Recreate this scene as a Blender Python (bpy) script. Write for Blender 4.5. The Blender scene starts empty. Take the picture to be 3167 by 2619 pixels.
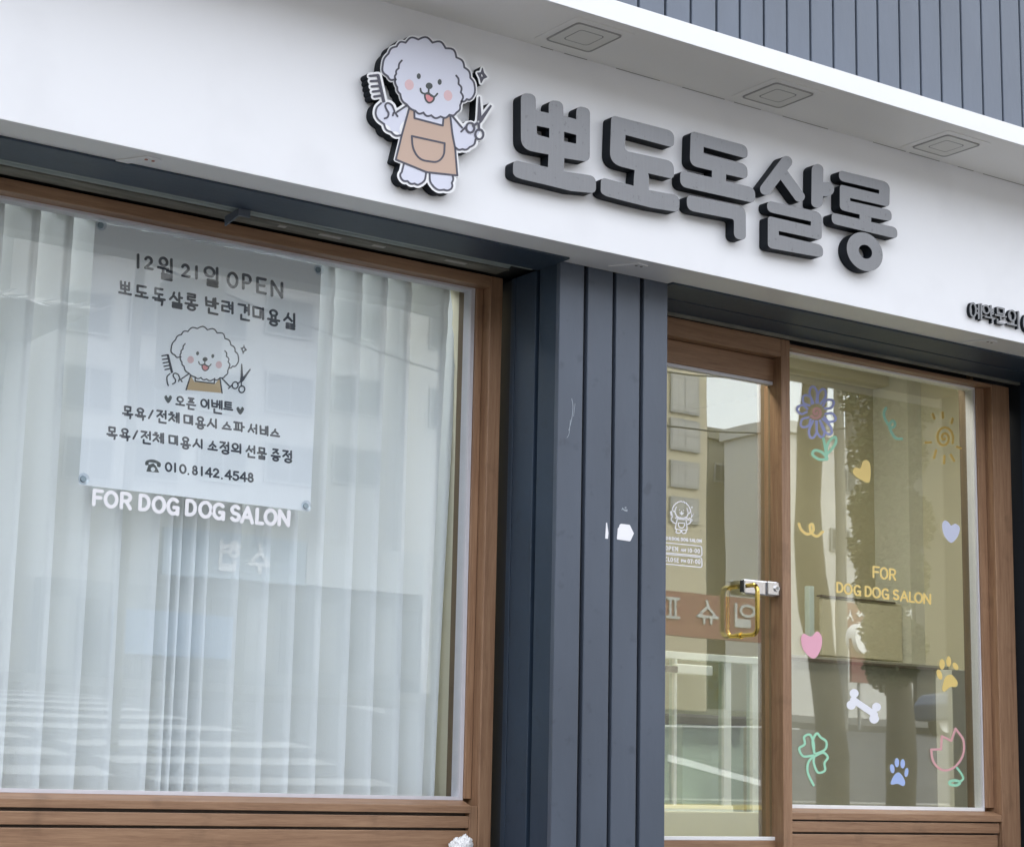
import bpy, bmesh, math, random
import numpy as np
from mathutils import Vector, Matrix
from mathutils.geometry import delaunay_2d_cdt

S = bpy.context.scene
COL = S.collection
random.seed(7)

# ------------------------------------------------------------------ camera
PW, PH = 3167.0, 2619.0                      # photograph size, pixels
FOC = 6017.544                               # focal length in those pixels
CAMR = np.array([[0.81686457, -0.57646066, 0.02062479],
                 [0.12336863, 0.13966599, -0.98248338],
                 [0.56348244, 0.80510032, 0.18520536]])   # rows: camera right, down, forward
CAM = np.array([0.0, -5.0, 0.0])
cd = bpy.data.cameras.new('camera')
cam = bpy.data.objects.new('camera', cd)
COL.objects.link(cam)
cd.sensor_width = 36.0
cd.lens = 36.0 * FOC / PW
cd.clip_start, cd.clip_end = 0.05, 2000
m3 = Matrix([[CAMR[0][i], -CAMR[1][i], -CAMR[2][i]] for i in range(3)])
cam.matrix_world = Matrix.Translation(Vector(CAM)) @ m3.to_4x4()
S.camera = cam

# ------------------------------------------------------------------ sky, sun, exposure
SUN_EL, SUN_AZ = math.radians(48), math.radians(25)     # azimuth clockwise from +Y: the sun stands behind the shop
w = bpy.data.worlds.new('World'); S.world = w; w.use_nodes = True
nt = w.node_tree; nt.nodes.clear()
out = nt.nodes.new('ShaderNodeOutputWorld'); bg = nt.nodes.new('ShaderNodeBackground')
sky = nt.nodes.new('ShaderNodeTexSky'); sky.sky_type = 'NISHITA'; sky.sun_disc = False
sky.sun_elevation = SUN_EL; sky.sun_rotation = SUN_AZ
sky.air_density = 1.0; sky.dust_density = 3.0; sky.ozone_density = 1.0
hs = nt.nodes.new('ShaderNodeHueSaturation'); hs.inputs['Saturation'].default_value = 0.45
nt.links.new(sky.outputs[0], hs.inputs['Color'])
# thin bright overcast veil over the blue
wtc = nt.nodes.new('ShaderNodeTexCoord'); wnz = nt.nodes.new('ShaderNodeTexNoise'); wnz.inputs['Scale'].default_value = 3.2; wnz.inputs['Detail'].default_value = 5
wrp = nt.nodes.new('ShaderNodeValToRGB'); wrp.color_ramp.elements[0].color = (4.5, 4.6, 4.85, 1); wrp.color_ramp.elements[1].color = (7.6, 7.65, 7.8, 1)
wrp.color_ramp.elements[0].position = .3; wrp.color_ramp.elements[1].position = .7
wmx = nt.nodes.new('ShaderNodeMixRGB'); wmx.blend_type = 'ADD'; wmx.inputs[0].default_value = 1.0
nt.links.new(wtc.outputs['Generated'], wnz.inputs['Vector']); nt.links.new(wnz.outputs[0], wrp.inputs[0])
nt.links.new(hs.outputs[0], wmx.inputs[1]); nt.links.new(wrp.outputs[0], wmx.inputs[2]); nt.links.new(wmx.outputs[0], bg.inputs[0]); bg.inputs[1].default_value = 0.15
nt.links.new(bg.outputs[0], out.inputs[0])
sl = bpy.data.lights.new('sun', 'SUN'); so = bpy.data.objects.new('sun', sl); COL.objects.link(so)
sl.energy = 0.6; sl.angle = math.radians(14); sl.color = (1.0, 0.96, 0.9)
sd = Vector((math.sin(SUN_AZ) * math.cos(SUN_EL), math.cos(SUN_AZ) * math.cos(SUN_EL), math.sin(SUN_EL)))
so.rotation_euler = sd.to_track_quat('Z', 'Y').to_euler()
S.view_settings.view_transform = 'Standard'; S.view_settings.look = 'None'
S.view_settings.exposure = 1.05; S.view_settings.gamma = 1.0
S.cycles.max_bounces = 12; S.cycles.transparent_max_bounces = 24
S.cycles.caustics_reflective = False; S.cycles.caustics_refractive = False

# ------------------------------------------------------------------ pixel -> place
def ray(px, py):
    return CAMR.T @ np.array([(px - PW / 2) / FOC, (py - PH / 2) / FOC, 1.0])
def at(px, py, Y):
    d = ray(px, py); t = (Y - CAM[1]) / d[1]; p = CAM + t * d
    return float(p[0]), float(p[2])
def atx(px, py, X):                          # depth where the ray meets the plane x = X
    d = ray(px, py); t = (X - CAM[0]) / d[0]; p = CAM + t * d
    return float(p[1]), float(p[2])
GLY = 0.56                                   # plane of the panes
def refl(px, py, Y):                         # place at depth Y whose mirror image in the panes is seen there
    return at(px, py, 2 * GLY - Y)
GZ, GS = -0.50, 0.0884                       # the street climbs away from the shop
def gz(Y): return GZ + GS * (0.5 - Y)
def reflg(px, py, dz=0.0):
    d = ray(px, py)
    # virtual: z = GZ+dz + GS*(0.5-(2*GLY-Yv))
    k0 = GZ + dz + GS * (0.5 - 2 * GLY)
    t = (k0 + GS * CAM[1] - CAM[2]) / (d[2] - GS * d[1])
    p = CAM + t * d
    return float(p[0]), float(2 * GLY - p[1]), float(p[2])

# ------------------------------------------------------------------ objects
def link(o, parent=None):
    COL.objects.link(o)
    if parent is not None: o.parent = parent
    return o
def tag(o, label=None, cat=None, group=None, kind=None):
    if label: o['label'] = label
    if cat: o['category'] = cat
    if group: o['group'] = group
    if kind: o['kind'] = kind
    return o
def empty(name, label, cat, group=None, loc=(0, 0, 0)):
    o = bpy.data.objects.new(name, None); o.location = loc; o.empty_display_size = .1
    link(o); return tag(o, label, cat, group)
class MB:
    def __init__(s): s.v = []; s.f = []; s.mi = []; s.sm = []
    def add(s, vs, fs, mi=0, sm=False):
        b = len(s.v); s.v += [tuple(map(float, p)) for p in vs]
        for f in fs: s.f.append(tuple(b + i for i in f)); s.mi.append(mi); s.sm.append(sm)
    def box(s, x0, x1, y0, y1, z0, z1, mi=0):
        vs = [(x, y, z) for x in (x0, x1) for y in (y0, y1) for z in (z0, z1)]
        s.add(vs, [(0, 1, 3, 2), (4, 6, 7, 5), (0, 4, 5, 1), (2, 3, 7, 6), (0, 2, 6, 4), (1, 5, 7, 3)], mi)
    def prism(s, poly, axis, a, b, mi=0):
        # poly in the two other axes (in order), extruded a..b along axis
        n = len(poly)
        def P(p, t):
            q = list(p); q.insert(axis, t); return q
        vs = [P(p, a) for p in poly] + [P(p, b) for p in poly]
        fs = [tuple(range(n)), tuple(range(2 * n - 1, n - 1, -1))]
        fs += [(i, (i + 1) % n, n + (i + 1) % n, n + i) for i in range(n)]
        s.add(vs, fs, mi)
    def tube(s, pts, r, n=12, mi=0, cap=True):
        pts = [Vector(p) for p in pts]; rr = r if hasattr(r, '__len__') else [r] * len(pts)
        rings = []; up = None
        for i, p in enumerate(pts):
            t = (pts[min(i + 1, len(pts) - 1)] - pts[max(i - 1, 0)]).normalized()
            if up is None:
                up = t.orthogonal().normalized()
            up = (up - t * up.dot(t)).normalized(); sd_ = t.cross(up)
            rings.append([p + (up * math.cos(2 * math.pi * k / n) + sd_ * math.sin(2 * math.pi * k / n)) * rr[i] for k in range(n)])
        vs = [q for rg in rings for q in rg]; fs = []
        for i in range(len(pts) - 1):
            for k in range(n):
                fs.append((i * n + k, i * n + (k + 1) % n, (i + 1) * n + (k + 1) % n, (i + 1) * n + k))
        s.add(vs, fs, mi, True)
        if cap:
            s.add(rings[0], [tuple(range(n))[::-1]], mi); s.add(rings[-1], [tuple(range(n))], mi)
    def build(s, name, mats, parent=None, bevel=0.0, seg=2):
        me = bpy.data.meshes.new(name); me.from_pydata(s.v, [], s.f)
        mats = mats if isinstance(mats, (list, tuple)) else [mats]
        for m in mats: me.materials.append(m)
        for p, mi, sm in zip(me.polygons, s.mi, s.sm): p.material_index = mi; p.use_smooth = sm
        bm = bmesh.new(); bm.from_mesh(me); bmesh.ops.recalc_face_normals(bm, faces=bm.faces)
        if bevel:
            es = [e for e in bm.edges if len(e.link_faces) == 2 and e.calc_face_angle(0) > .5]
            bmesh.ops.bevel(bm, geom=es, offset=bevel, segments=seg, profile=.5, affect='EDGES', clamp_overlap=True)
        bm.to_mesh(me); bm.free()
        return link(bpy.data.objects.new(name, me), parent)
def box(name, mat, x0, x1, y0, y1, z0, z1, parent=None, bevel=0.0):
    b = MB(); b.box(x0, x1, y0, y1, z0, z1); return b.build(name, mat, parent, bevel)

# ------------------------------------------------------------------ materials
def mat(name, col, rough=.6, metal=0.0, var=0.0, vscale=8.0, bump=0.0, bscale=60.0, stretch=None, spec=.5, col2=None, detail=4.0):
    m = bpy.data.materials.new(name); m.use_nodes = True
    n = m.node_tree; b = n.nodes['Principled BSDF']
    b.inputs['Roughness'].default_value = rough; b.inputs['Metallic'].default_value = metal
    b.inputs['Specular IOR Level'].default_value = spec
    b.inputs['Base Color'].default_value = (*col, 1)
    tc = n.nodes.new('ShaderNodeTexCoord'); src = tc.outputs['Object']
    if stretch:
        mp = n.nodes.new('ShaderNodeMapping'); mp.inputs['Scale'].default_value = stretch
        n.links.new(src, mp.inputs[0]); src = mp.outputs[0]
    if var or col2:
        nz = n.nodes.new('ShaderNodeTexNoise'); nz.inputs['Scale'].default_value = vscale; nz.inputs['Detail'].default_value = detail
        n.links.new(src, nz.inputs['Vector'])
        rp = n.nodes.new('ShaderNodeValToRGB')
        c2 = col2 or tuple(min(1, c * (1 + var)) for c in col); c1 = col if col2 else tuple(c * (1 - var) for c in col)
        rp.color_ramp.elements[0].position = .3; rp.color_ramp.elements[1].position = .7
        rp.color_ramp.elements[0].color = (*c1, 1); rp.color_ramp.elements[1].color = (*c2, 1)
        n.links.new(nz.outputs[0], rp.inputs[0]); n.links.new(rp.outputs[0], b.inputs['Base Color'])
        rr = n.nodes.new('ShaderNodeMapRange'); rr.inputs[3].default_value = max(0, rough - .06); rr.inputs[4].default_value = min(1, rough + .06)
        n.links.new(nz.outputs[0], rr.inputs[0]); n.links.new(rr.outputs[0], b.inputs['Roughness'])
    if bump:
        nb = n.nodes.new('ShaderNodeTexNoise'); nb.inputs['Scale'].default_value = bscale; nb.inputs['Detail'].default_value = 3
        n.links.new(src, nb.inputs['Vector'])
        bn = n.nodes.new('ShaderNodeBump'); bn.inputs['Strength'].default_value = bump; bn.inputs['Distance'].default_value = .01
        n.links.new(nb.outputs[0], bn.inputs['Height']); n.links.new(bn.outputs[0], b.inputs['Normal'])
    return m
def wood(name, c1, c2, stretch):
    m = mat(name, c1, .42, var=.01, spec=.4)
    n = m.node_tree; b = n.nodes['Principled BSDF']
    for l in list(b.inputs['Base Color'].links): n.links.remove(l)
    tc = n.nodes.new('ShaderNodeTexCoord'); mp = n.nodes.new('ShaderNodeMapping'); mp.inputs['Scale'].default_value = stretch
    n.links.new(tc.outputs['Object'], mp.inputs[0])
    n1 = n.nodes.new('ShaderNodeTexNoise'); n1.inputs['Scale'].default_value = 2.2; n1.inputs['Detail'].default_value = 8; n1.inputs['Roughness'].default_value = .65; n1.inputs['Distortion'].default_value = .35
    n2 = n.nodes.new('ShaderNodeTexNoise'); n2.inputs['Scale'].default_value = 12; n2.inputs['Detail'].default_value = 4
    n.links.new(mp.outputs[0], n1.inputs[0]); n.links.new(mp.outputs[0], n2.inputs[0])
    mx = n.nodes.new('ShaderNodeMath'); mx.operation = 'MULTIPLY_ADD'; mx.inputs[1].default_value = .35
    n.links.new(n2.outputs[0], mx.inputs[0]); n.links.new(n1.outputs[0], mx.inputs[2])
    rp = n.nodes.new('ShaderNodeValToRGB'); e = rp.color_ramp.elements
    e[0].position = .45; e[0].color = (*c1, 1); e[1].position = .88; e[1].color = (*c2, 1)
    n.links.new(mx.outputs[0], rp.inputs[0]); n.links.new(rp.outputs[0], b.inputs['Base Color'])
    bn = n.nodes.new('ShaderNodeBump'); bn.inputs['Strength'].default_value = .15; bn.inputs['Distance'].default_value = .003
    n.links.new(mx.outputs[0], bn.inputs['Height']); n.links.new(bn.outputs[0], b.inputs['Normal'])
    return m
def spots(m, scale=38.0, lo=.62, hi=.70, dark=.72):
    """scattered finger marks and dents: a sparse darker mottling of the surface"""
    n = m.node_tree; b = n.nodes['Principled BSDF']; src = b.inputs['Base Color'].links[0].from_socket
    tc = n.nodes.new('ShaderNodeTexCoord'); nz = n.nodes.new('ShaderNodeTexNoise'); nz.inputs['Scale'].default_value = scale; nz.inputs['Detail'].default_value = 3
    n.links.new(tc.outputs['Object'], nz.inputs[0])
    mr = n.nodes.new('ShaderNodeMapRange'); mr.inputs[1].default_value = lo; mr.inputs[2].default_value = hi
    mr.inputs[3].default_value = 1.0; mr.inputs[4].default_value = dark; n.links.new(nz.outputs[0], mr.inputs[0])
    mx = n.nodes.new('ShaderNodeMixRGB'); mx.blend_type = 'MULTIPLY'; mx.inputs[0].default_value = 1
    n.links.new(src, mx.inputs[1]); n.links.new(mr.outputs[0], mx.inputs[2]); n.links.new(mx.outputs[0], b.inputs['Base Color'])
def glass(name, tint, base=.10, wob=.02):
    m = bpy.data.materials.new(name); m.use_nodes = True; n = m.node_tree; n.nodes.clear()
    o = n.nodes.new('ShaderNodeOutputMaterial'); mx = n.nodes.new('ShaderNodeMixShader')
    t = n.nodes.new('ShaderNodeBsdfTransparent'); t.inputs[0].default_value = (*tint, 1)
    g = n.nodes.new('ShaderNodeBsdfGlossy'); g.inputs['Roughness'].default_value = 0.0; g.inputs[0].default_value = (.97, 1, .98, 1)
    lw = n.nodes.new('ShaderNodeLayerWeight'); lw.inputs[0].default_value = .5
    pw = n.nodes.new('ShaderNodeMath'); pw.operation = 'POWER'; pw.inputs[1].default_value = 5
    ma = n.nodes.new('ShaderNodeMath'); ma.operation = 'MULTIPLY_ADD'; ma.inputs[1].default_value = 1 - base; ma.inputs[2].default_value = base
    n.links.new(lw.outputs['Facing'], pw.inputs[0]); n.links.new(pw.outputs[0], ma.inputs[0]); n.links.new(ma.outputs[0], mx.inputs[0])
    tc = n.nodes.new('ShaderNodeTexCoord'); nz = n.nodes.new('ShaderNodeTexNoise'); nz.inputs['Scale'].default_value = 2.3; nz.inputs['Detail'].default_value = 1
    n.links.new(tc.outputs['Object'], nz.inputs[0])
    bn = n.nodes.new('ShaderNodeBump'); bn.inputs['Strength'].default_value = wob; bn.inputs['Distance'].default_value = .01
    n.links.new(nz.outputs[0], bn.inputs['Height']); n.links.new(bn.outputs[0], g.inputs['Normal'])
    n.links.new(t.outputs[0], mx.inputs[1]); n.links.new(g.outputs[0], mx.inputs[2]); n.links.new(mx.outputs[0], o.inputs[0])
    return m
def cloth(name, col, trans=.35):
    m = bpy.data.materials.new(name); m.use_nodes = True; n = m.node_tree; n.nodes.clear()
    o = n.nodes.new('ShaderNodeOutputMaterial'); mx = n.nodes.new('ShaderNodeMixShader'); mx.inputs[0].default_value = trans
    d = n.nodes.new('ShaderNodeBsdfDiffuse'); d.inputs[0].default_value = (*col, 1)
    t = n.nodes.new('ShaderNodeBsdfTranslucent'); t.inputs[0].default_value = (*col, 1)
    tc = n.nodes.new('ShaderNodeTexCoord'); mp = n.nodes.new('ShaderNodeMapping'); mp.inputs['Scale'].default_value = (260, 260, 40)
    nz = n.nodes.new('ShaderNodeTexNoise'); nz.inputs['Scale'].default_value = 1
    bn = n.nodes.new('ShaderNodeBump'); bn.inputs['Strength'].default_value = .12; bn.inputs['Distance'].default_value = .004
    n.links.new(tc.outputs['Object'], mp.inputs[0]); n.links.new(mp.outputs[0], nz.inputs[0]); n.links.new(nz.outputs[0], bn.inputs['Height'])
    n.links.new(bn.outputs[0], d.inputs['Normal'])
    n.links.new(d.outputs[0], mx.inputs[1]); n.links.new(t.outputs[0], mx.inputs[2]); n.links.new(mx.outputs[0], o.inputs[0])
    return m

M = {}
M['white'] = mat('white_panel', (.80, .812, .848), .38, var=.012, vscale=1.3, bump=.03, bscale=3)
M['band'] = mat('white_metal_edge', (.77, .78, .80), .4, var=.01, vscale=2)
M['soffit'] = mat('soffit_white', (.86, .86, .85), .55, var=.02, vscale=2)
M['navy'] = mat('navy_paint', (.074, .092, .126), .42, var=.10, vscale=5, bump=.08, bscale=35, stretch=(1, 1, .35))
M['navy_skylit'] = mat('navy_paint_skylit', (.108, .13, .168), .45, var=.08, vscale=5, bump=.08, bscale=35, stretch=(1, 1, .35))  # lighter copy of the navy, skylight on the upper boards put into the colour
M['navy_shaded'] = mat('navy_paint_shaded', (.022, .039, .066), .5, var=.10, vscale=5, bump=.06, bscale=35)  # darker copy of the navy, shade of side faces and recesses put into the colour
M['gap'] = mat('groove_shadow_board', (.02, .024, .032), .7)
M['wood_v'] = wood('wood_film_upright', (.22, .120, .070), (.375, .228, .137), (28, 28, 1.6))
M['wood_h'] = wood('wood_film_level', (.22, .120, .070), (.375, .228, .137), (1.6, 28, 28))
M['strip'] = mat('lilac_grey_seal', (.62, .61, .66), .45, var=.03, vscale=20)
M['sill_white'] = mat('white_seal', (.85, .85, .87), .4, var=.02, vscale=20)
M['letter'] = mat('brushed_steel', (.185, .19, .202), .38, metal=.55, var=.04, vscale=3, stretch=(60, 60, 3), detail=6)
M['black'] = mat('black_side', (.010, .013, .018), .6, spec=.15)
M['ink'] = mat('navy_black_ink', (.018, .024, .045), .6)
M['dogline'] = mat('slate_line_print', (.07, .07, .10), .5)
M['dogwhite'] = mat('pale_print', (.66, .68, .80), .45, var=.01)
M['dogedge'] = mat('white_plate_edge', (.84, .85, .88), .4)
M['apron'] = mat('tan_apron_print', (.53, .385, .31), .5, var=.02, vscale=3)
M['cheek'] = mat('pink_cheek_print', (.72, .50, .53), .5)
M['tongue'] = mat('pink_tongue_print', (.68, .26, .28), .5)
M['nose'] = mat('nose_print', (.06, .07, .075), .5)
M['lum'] = mat('frosted_lens', (.72, .72, .69), .35)
M['lumring'] = mat('grey_trim', (.28, .28, .28), .5)
M['rust'] = mat('weathered_rail', (.20, .20, .175), .7, var=.35, vscale=18, stretch=(.4, 2, 2), bump=.3, bscale=40)
M['teal'] = mat('teal_grey_rail', (.24, .28, .28), .45, var=.2, vscale=14, stretch=(.4, 2, 2))
M['glass'] = glass('window_glass', (.97, .987, .992), .047)
M['glassd'] = glass('door_glass', (.95, .97, .94), .13)
M['clear'] = glass('inner_glass', (.86, .92, .88), .05)
M['blind'] = cloth('white_blind_fabric', (.84, .87, .89), .15)
M['paper'] = cloth('poster_film', (.92, .95, 1.0), .06)
M['vinyl'] = mat('white_vinyl', (.86, .86, .90), .5)
M['brass'] = mat('brass', (.62, .45, .12), .14, metal=1, var=.06, vscale=30)
M['chrome'] = mat('satin_chrome', (.72, .72, .74), .22, metal=1, var=.04, vscale=25)
M['lockblack'] = mat('lock_black', (.02, .02, .025), .4)
M['wall'] = mat('beige_wall', (.66, .62, .48), .8, var=.04, vscale=2)
M['wall2'] = mat('olive_beige_board', (.36, .34, .28), .7, var=.05, vscale=2)
M['wallg'] = mat('grey_beige_wall', (.68, .67, .60), .8, var=.04, vscale=3)
M['floor'] = mat('pale_floor', (.72, .69, .54), .35, var=.03, vscale=3)
M['pvc'] = mat('white_frame', (.78, .82, .79), .4)
M['counter'] = mat('pale_green_board', (.62, .70, .67), .5, var=.02)
M['brown'] = mat('dark_brown_board', (.13, .10, .08), .5, var=.1)
M['reveal'] = mat('brown_reveal', (.17, .12, .075), .5, var=.15, vscale=4, stretch=(8, 8, .6))
spots(M['letter'], 55, .66, .70, .80)
spots(M['white'], 3.0, .55, .80, .93)
spots(M['navy'], 16, .62, .72, .80); spots(M['navy_shaded'], 16, .62, .72, .80)
spots(M['wood_v'], 9, .60, .75, .78); spots(M['wood_h'], 9, .60, .75, .78)
M['darkring'] = mat('gap_shade_grey', (.36, .36, .355), .5)  # grey painted for the shade in the gap around each recessed light
M['tape'] = mat('pale_tape', (.50, .49, .47), .6)
for k_, c_, e_ in (('lamp', (1, .95, .84, 1), 21.0), ('lampc', (.93, .97, 1, 1), 14.0)):
    M[k_] = bpy.data.materials.new(k_ + '_diffuser'); M[k_].use_nodes = True
    _b = M[k_].node_tree.nodes['Principled BSDF']; _b.inputs['Emission Color'].default_value = c_; _b.inputs['Emission Strength'].default_value = e_
#.materials.new('lamp_diffuser'); M['lamp'].use_nodes = True
#_tree.nodes['Principled BSDF']; _b.inputs['Emission Color'].default_value = (1, .93, .78, 1); _b.inputs['Emission Strength'].default_value = 11.0
M['rustred'] = mat('rusty_screw', (.35, .12, .08), .6, var=.2, vscale=200)
M['apron2'] = mat('tan_print', (.52, .38, .22), .5)
M['cupclear'] = glass('suction_cup_clear', (.86, .90, .95), .16, .3)
M['cupknob'] = mat('suction_cup_knob', (.28, .36, .42), .2)
M['st_blue'] = mat('sticker_blue', (.36, .40, .74), .5)
M['st_rose'] = mat('sticker_dusty_rose', (.56, .32, .30), .5)
M['st_green'] = mat('sticker_mint', (.36, .72, .52), .5)
M['st_green2'] = mat('sticker_dull_mint', (.26, .50, .38), .5)
M['st_ochre'] = mat('sticker_ochre', (.54, .38, .10), .5)
M['st_yellow'] = mat('sticker_yellow', (.82, .62, .22), .5)
M['st_lav'] = mat('sticker_lavender', (.66, .70, .88), .5)
M['st_pink'] = mat('sticker_pink', (.82, .42, .54), .5)
M['st_white'] = mat('sticker_white', (.84, .85, .92), .5)
M['st_sky'] = mat('sticker_sky_blue', (.40, .52, .86), .5)
M['st_rosy'] = mat('sticker_rosy', (.72, .40, .42), .5)
M['scuff'] = mat('grey_scuff', (.30, .34, .39), .6)
M['crumple'] = mat('crumpled_film', (.86, .86, .87), .35)
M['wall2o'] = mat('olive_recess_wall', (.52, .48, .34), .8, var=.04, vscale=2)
M['earth'] = mat('packed_ground', (.20, .19, .17), .9, var=.1, vscale=.4)
M['asphalt'] = mat('asphalt', (.10, .10, .105), .85, var=.2, vscale=3, bump=.2, bscale=60)
M['paving'] = mat('paving', (.13, .127, .12), .8, var=.12, vscale=4)
M['brickd'] = mat('brown_brick', (.17, .11, .085), .85, var=.2, vscale=1)
M['shopfront'] = mat('grey_shopfront', (.17, .18, .19), .5, var=.15, vscale=.7)
M['signgrey'] = mat('pale_sign', (.46, .47, .48), .5, var=.1, vscale=.6)
M['kerb'] = mat('kerb_stone', (.36, .35, .33), .8, var=.1, vscale=4)
M['yellow'] = mat('yellow_tactile', (.55, .40, .10), .7, var=.1, vscale=6)
M['paint'] = mat('road_paint', (.52, .52, .52), .6, var=.08, vscale=5)
M['tile'] = mat('beige_tile', (.42, .42, .42), .5, var=.06, vscale=.8)
def joints(m, sx, sz, dark=.82):
    n = m.node_tree; b = n.nodes['Principled BSDF']; src = b.inputs['Base Color'].links[0].from_socket
    tc = n.nodes.new('ShaderNodeTexCoord'); mp = n.nodes.new('ShaderNodeMapping'); mp.inputs['Rotation'].default_value = (math.radians(90), 0, 0)
    br = n.nodes.new('ShaderNodeTexBrick'); br.offset = 0; br.inputs['Scale'].default_value = 1; br.inputs['Brick Width'].default_value = sx; br.inputs['Row Height'].default_value = sz
    br.inputs['Mortar Size'].default_value = .012; br.inputs['Color1'].default_value = (1, 1, 1, 1); br.inputs['Color2'].default_value = (.93, .93, .94, 1); br.inputs['Mortar'].default_value = (dark, dark, dark, 1)
    n.links.new(tc.outputs['Object'], mp.inputs[0]); n.links.new(mp.outputs[0], br.inputs['Vector'])
    mx = n.nodes.new('ShaderNodeMixRGB'); mx.blend_type = 'MULTIPLY'; mx.inputs[0].default_value = 1
    n.links.new(src, mx.inputs[1]); n.links.new(br.outputs[0], mx.inputs[2]); n.links.new(mx.outputs[0], b.inputs['Base Color'])
joints(M['tile'], .9, .6, .72)
M['pale'] = mat('pale_render', (.60, .59, .57), .7, var=.06, vscale=.6)
M['cream'] = mat('cream_render', (.52, .47, .36), .7, var=.06, vscale=.6)
M['dark'] = mat('dark_render', (.07, .07, .06), .8, var=.2, vscale=.5)
M['cargrey'] = mat('grey_car_paint', (.16, .16, .17), .25)
M['greyb'] = mat('olive_grey_render', (.24, .235, .20), .8, var=.12, vscale=.5)
M['winframe'] = mat('grey_window_frame', (.30, .31, .32), .5)
M['darkglass'] = mat('dark_pane', (.05, .06, .07), .08)
M['signblue'] = mat('sign_blue', (.30, .38, .48), .5, var=.04, vscale=1)
M['signblue2'] = mat('hoarding_blue', (.17, .27, .44), .5, var=.06, vscale=1)
M['signred'] = mat('sign_red', (.24, .095, .08), .5, var=.05, vscale=1)
M['bark'] = mat('bark', (.085, .075, .055), .9, var=.35, vscale=7, bump=.6, bscale=22)
M['leaf'] = mat('ivy_leaf', (.05, .07, .025), .6, var=.4, vscale=6)
M['concrete'] = mat('concrete_pole', (.22, .215, .20), .8, var=.1, vscale=4)
M['carsilver'] = mat('silver_car_paint', (.45, .46, .47), .25, metal=.5)
M['carblue'] = mat('blue_car_paint', (.05, .08, .16), .25)
joints(M['greyb'], 1.2, .8, .75)

# ------------------------------------------------------------------ flat shapes: signed distance in picture units, contour, solid
def rpoly(pts, seg=7):
    """polygon with a rounding radius per corner -> list of points"""
    P = [(p[0], p[1], (p[2] if len(p) > 2 else 0)) for p in pts]; n = len(P); out_ = []
    for i, (x, y, r) in enumerate(P):
        a = np.array(P[i - 1][:2], float); b = np.array((x, y), float); c = np.array(P[(i + 1) % n][:2], float)
        if r <= 0: out_.append((x, y)); continue
        d1, d2 = a - b, c - b; l1, l2 = np.linalg.norm(d1), np.linalg.norm(d2)
        r_ = min(r, .5 * l1 if P[i - 1][2] else l1 * .98, .5 * l2 if P[(i + 1) % n][2] else l2 * .98)
        s_, e_ = b + d1 / l1 * r_, b + d2 / l2 * r_
        for k in range(seg + 1):
            t = k / seg; out_.append(tuple((1 - t) ** 2 * s_ + 2 * t * (1 - t) * b + t * t * e_))
    return out_
def ell(cx, cy, rx, ry, rot=0, n=28):
    c, s = math.cos(rot), math.sin(rot)
    return [(cx + rx * math.cos(a) * c - ry * math.sin(a) * s, cy + rx * math.cos(a) * s + ry * math.sin(a) * c) for a in [2 * math.pi * k / n for k in range(n)]]
def smooth(pts, closed=False, k=6):
    P = [np.array(p[:2], float) for p in pts]; n = len(P); o = []
    rng = range(n) if closed else range(n - 1)
    for i in rng:
        p1, p2 = P[i], P[(i + 1) % n]
        p0 = P[i - 1] if (closed or i > 0) else p1; p3 = P[(i + 2) % n] if (closed or i + 2 < n) else p2
        for j in range(k):
            t = j / k
            o.append(tuple(.5 * (2 * p1 + (p2 - p0) * t + (2 * p0 - 5 * p1 + 4 * p2 - p3) * t * t + (3 * p1 - p0 - 3 * p2 + p3) * t ** 3)))
    if not closed: o.append(tuple(P[-1]))
    return o
def scallop(cusps, bulge=.28, closed=True, k=7):
    P = [np.array(p[:2], float) for p in cusps]; n = len(P); o = []
    for i in range(n if closed else n - 1):
        a, b = P[i], P[(i + 1) % n]; d = b - a; nrm = np.array((d[1], -d[0]))
        bl = cusps[i][2] if len(cusps[i]) > 2 else bulge
        for j in range(k):
            t = j / k; o.append(tuple(a + d * t + nrm * bl * 4 * t * (1 - t) * (1 - .35 * (1 - 4 * t * (1 - t)))))
    if not closed: o.append(tuple(P[-1]))
    return o
def sdf(strokes, fills, holes, gx, gy):
    D = np.full(gx.shape, 1e9)
    def segd(p, q):
        dx, dy = q[0] - p[0], q[1] - p[1]; L = dx * dx + dy * dy + 1e-12
        t = np.clip(((gx - p[0]) * dx + (gy - p[1]) * dy) / L, 0, 1)
        return np.hypot(gx - p[0] - t * dx, gy - p[1] - t * dy)
    def poly(pts):
        d = np.full(gx.shape, 1e9); ins = np.zeros(gx.shape, bool)
        for p, q in zip(pts, pts[1:] + pts[:1]):
            d = np.minimum(d, segd(p, q))
            if p[1] != q[1]:
                c = ((p[1] > gy) != (q[1] > gy)) & (gx < (q[0] - p[0]) * (gy - p[1]) / (q[1] - p[1]) + p[0])
                ins ^= c
        return np.where(ins, -d, d)
    for pts, r in strokes:
        if len(pts) == 1: D = np.minimum(D, np.hypot(gx - pts[0][0], gy - pts[0][1]) - r); continue
        for p, q in zip(pts, pts[1:]): D = np.minimum(D, segd(p, q) - r)
    for f in fills: D = np.minimum(D, poly(list(f)))
    for h in holes: D = np.maximum(D, -poly(list(h)))
    return D
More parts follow.
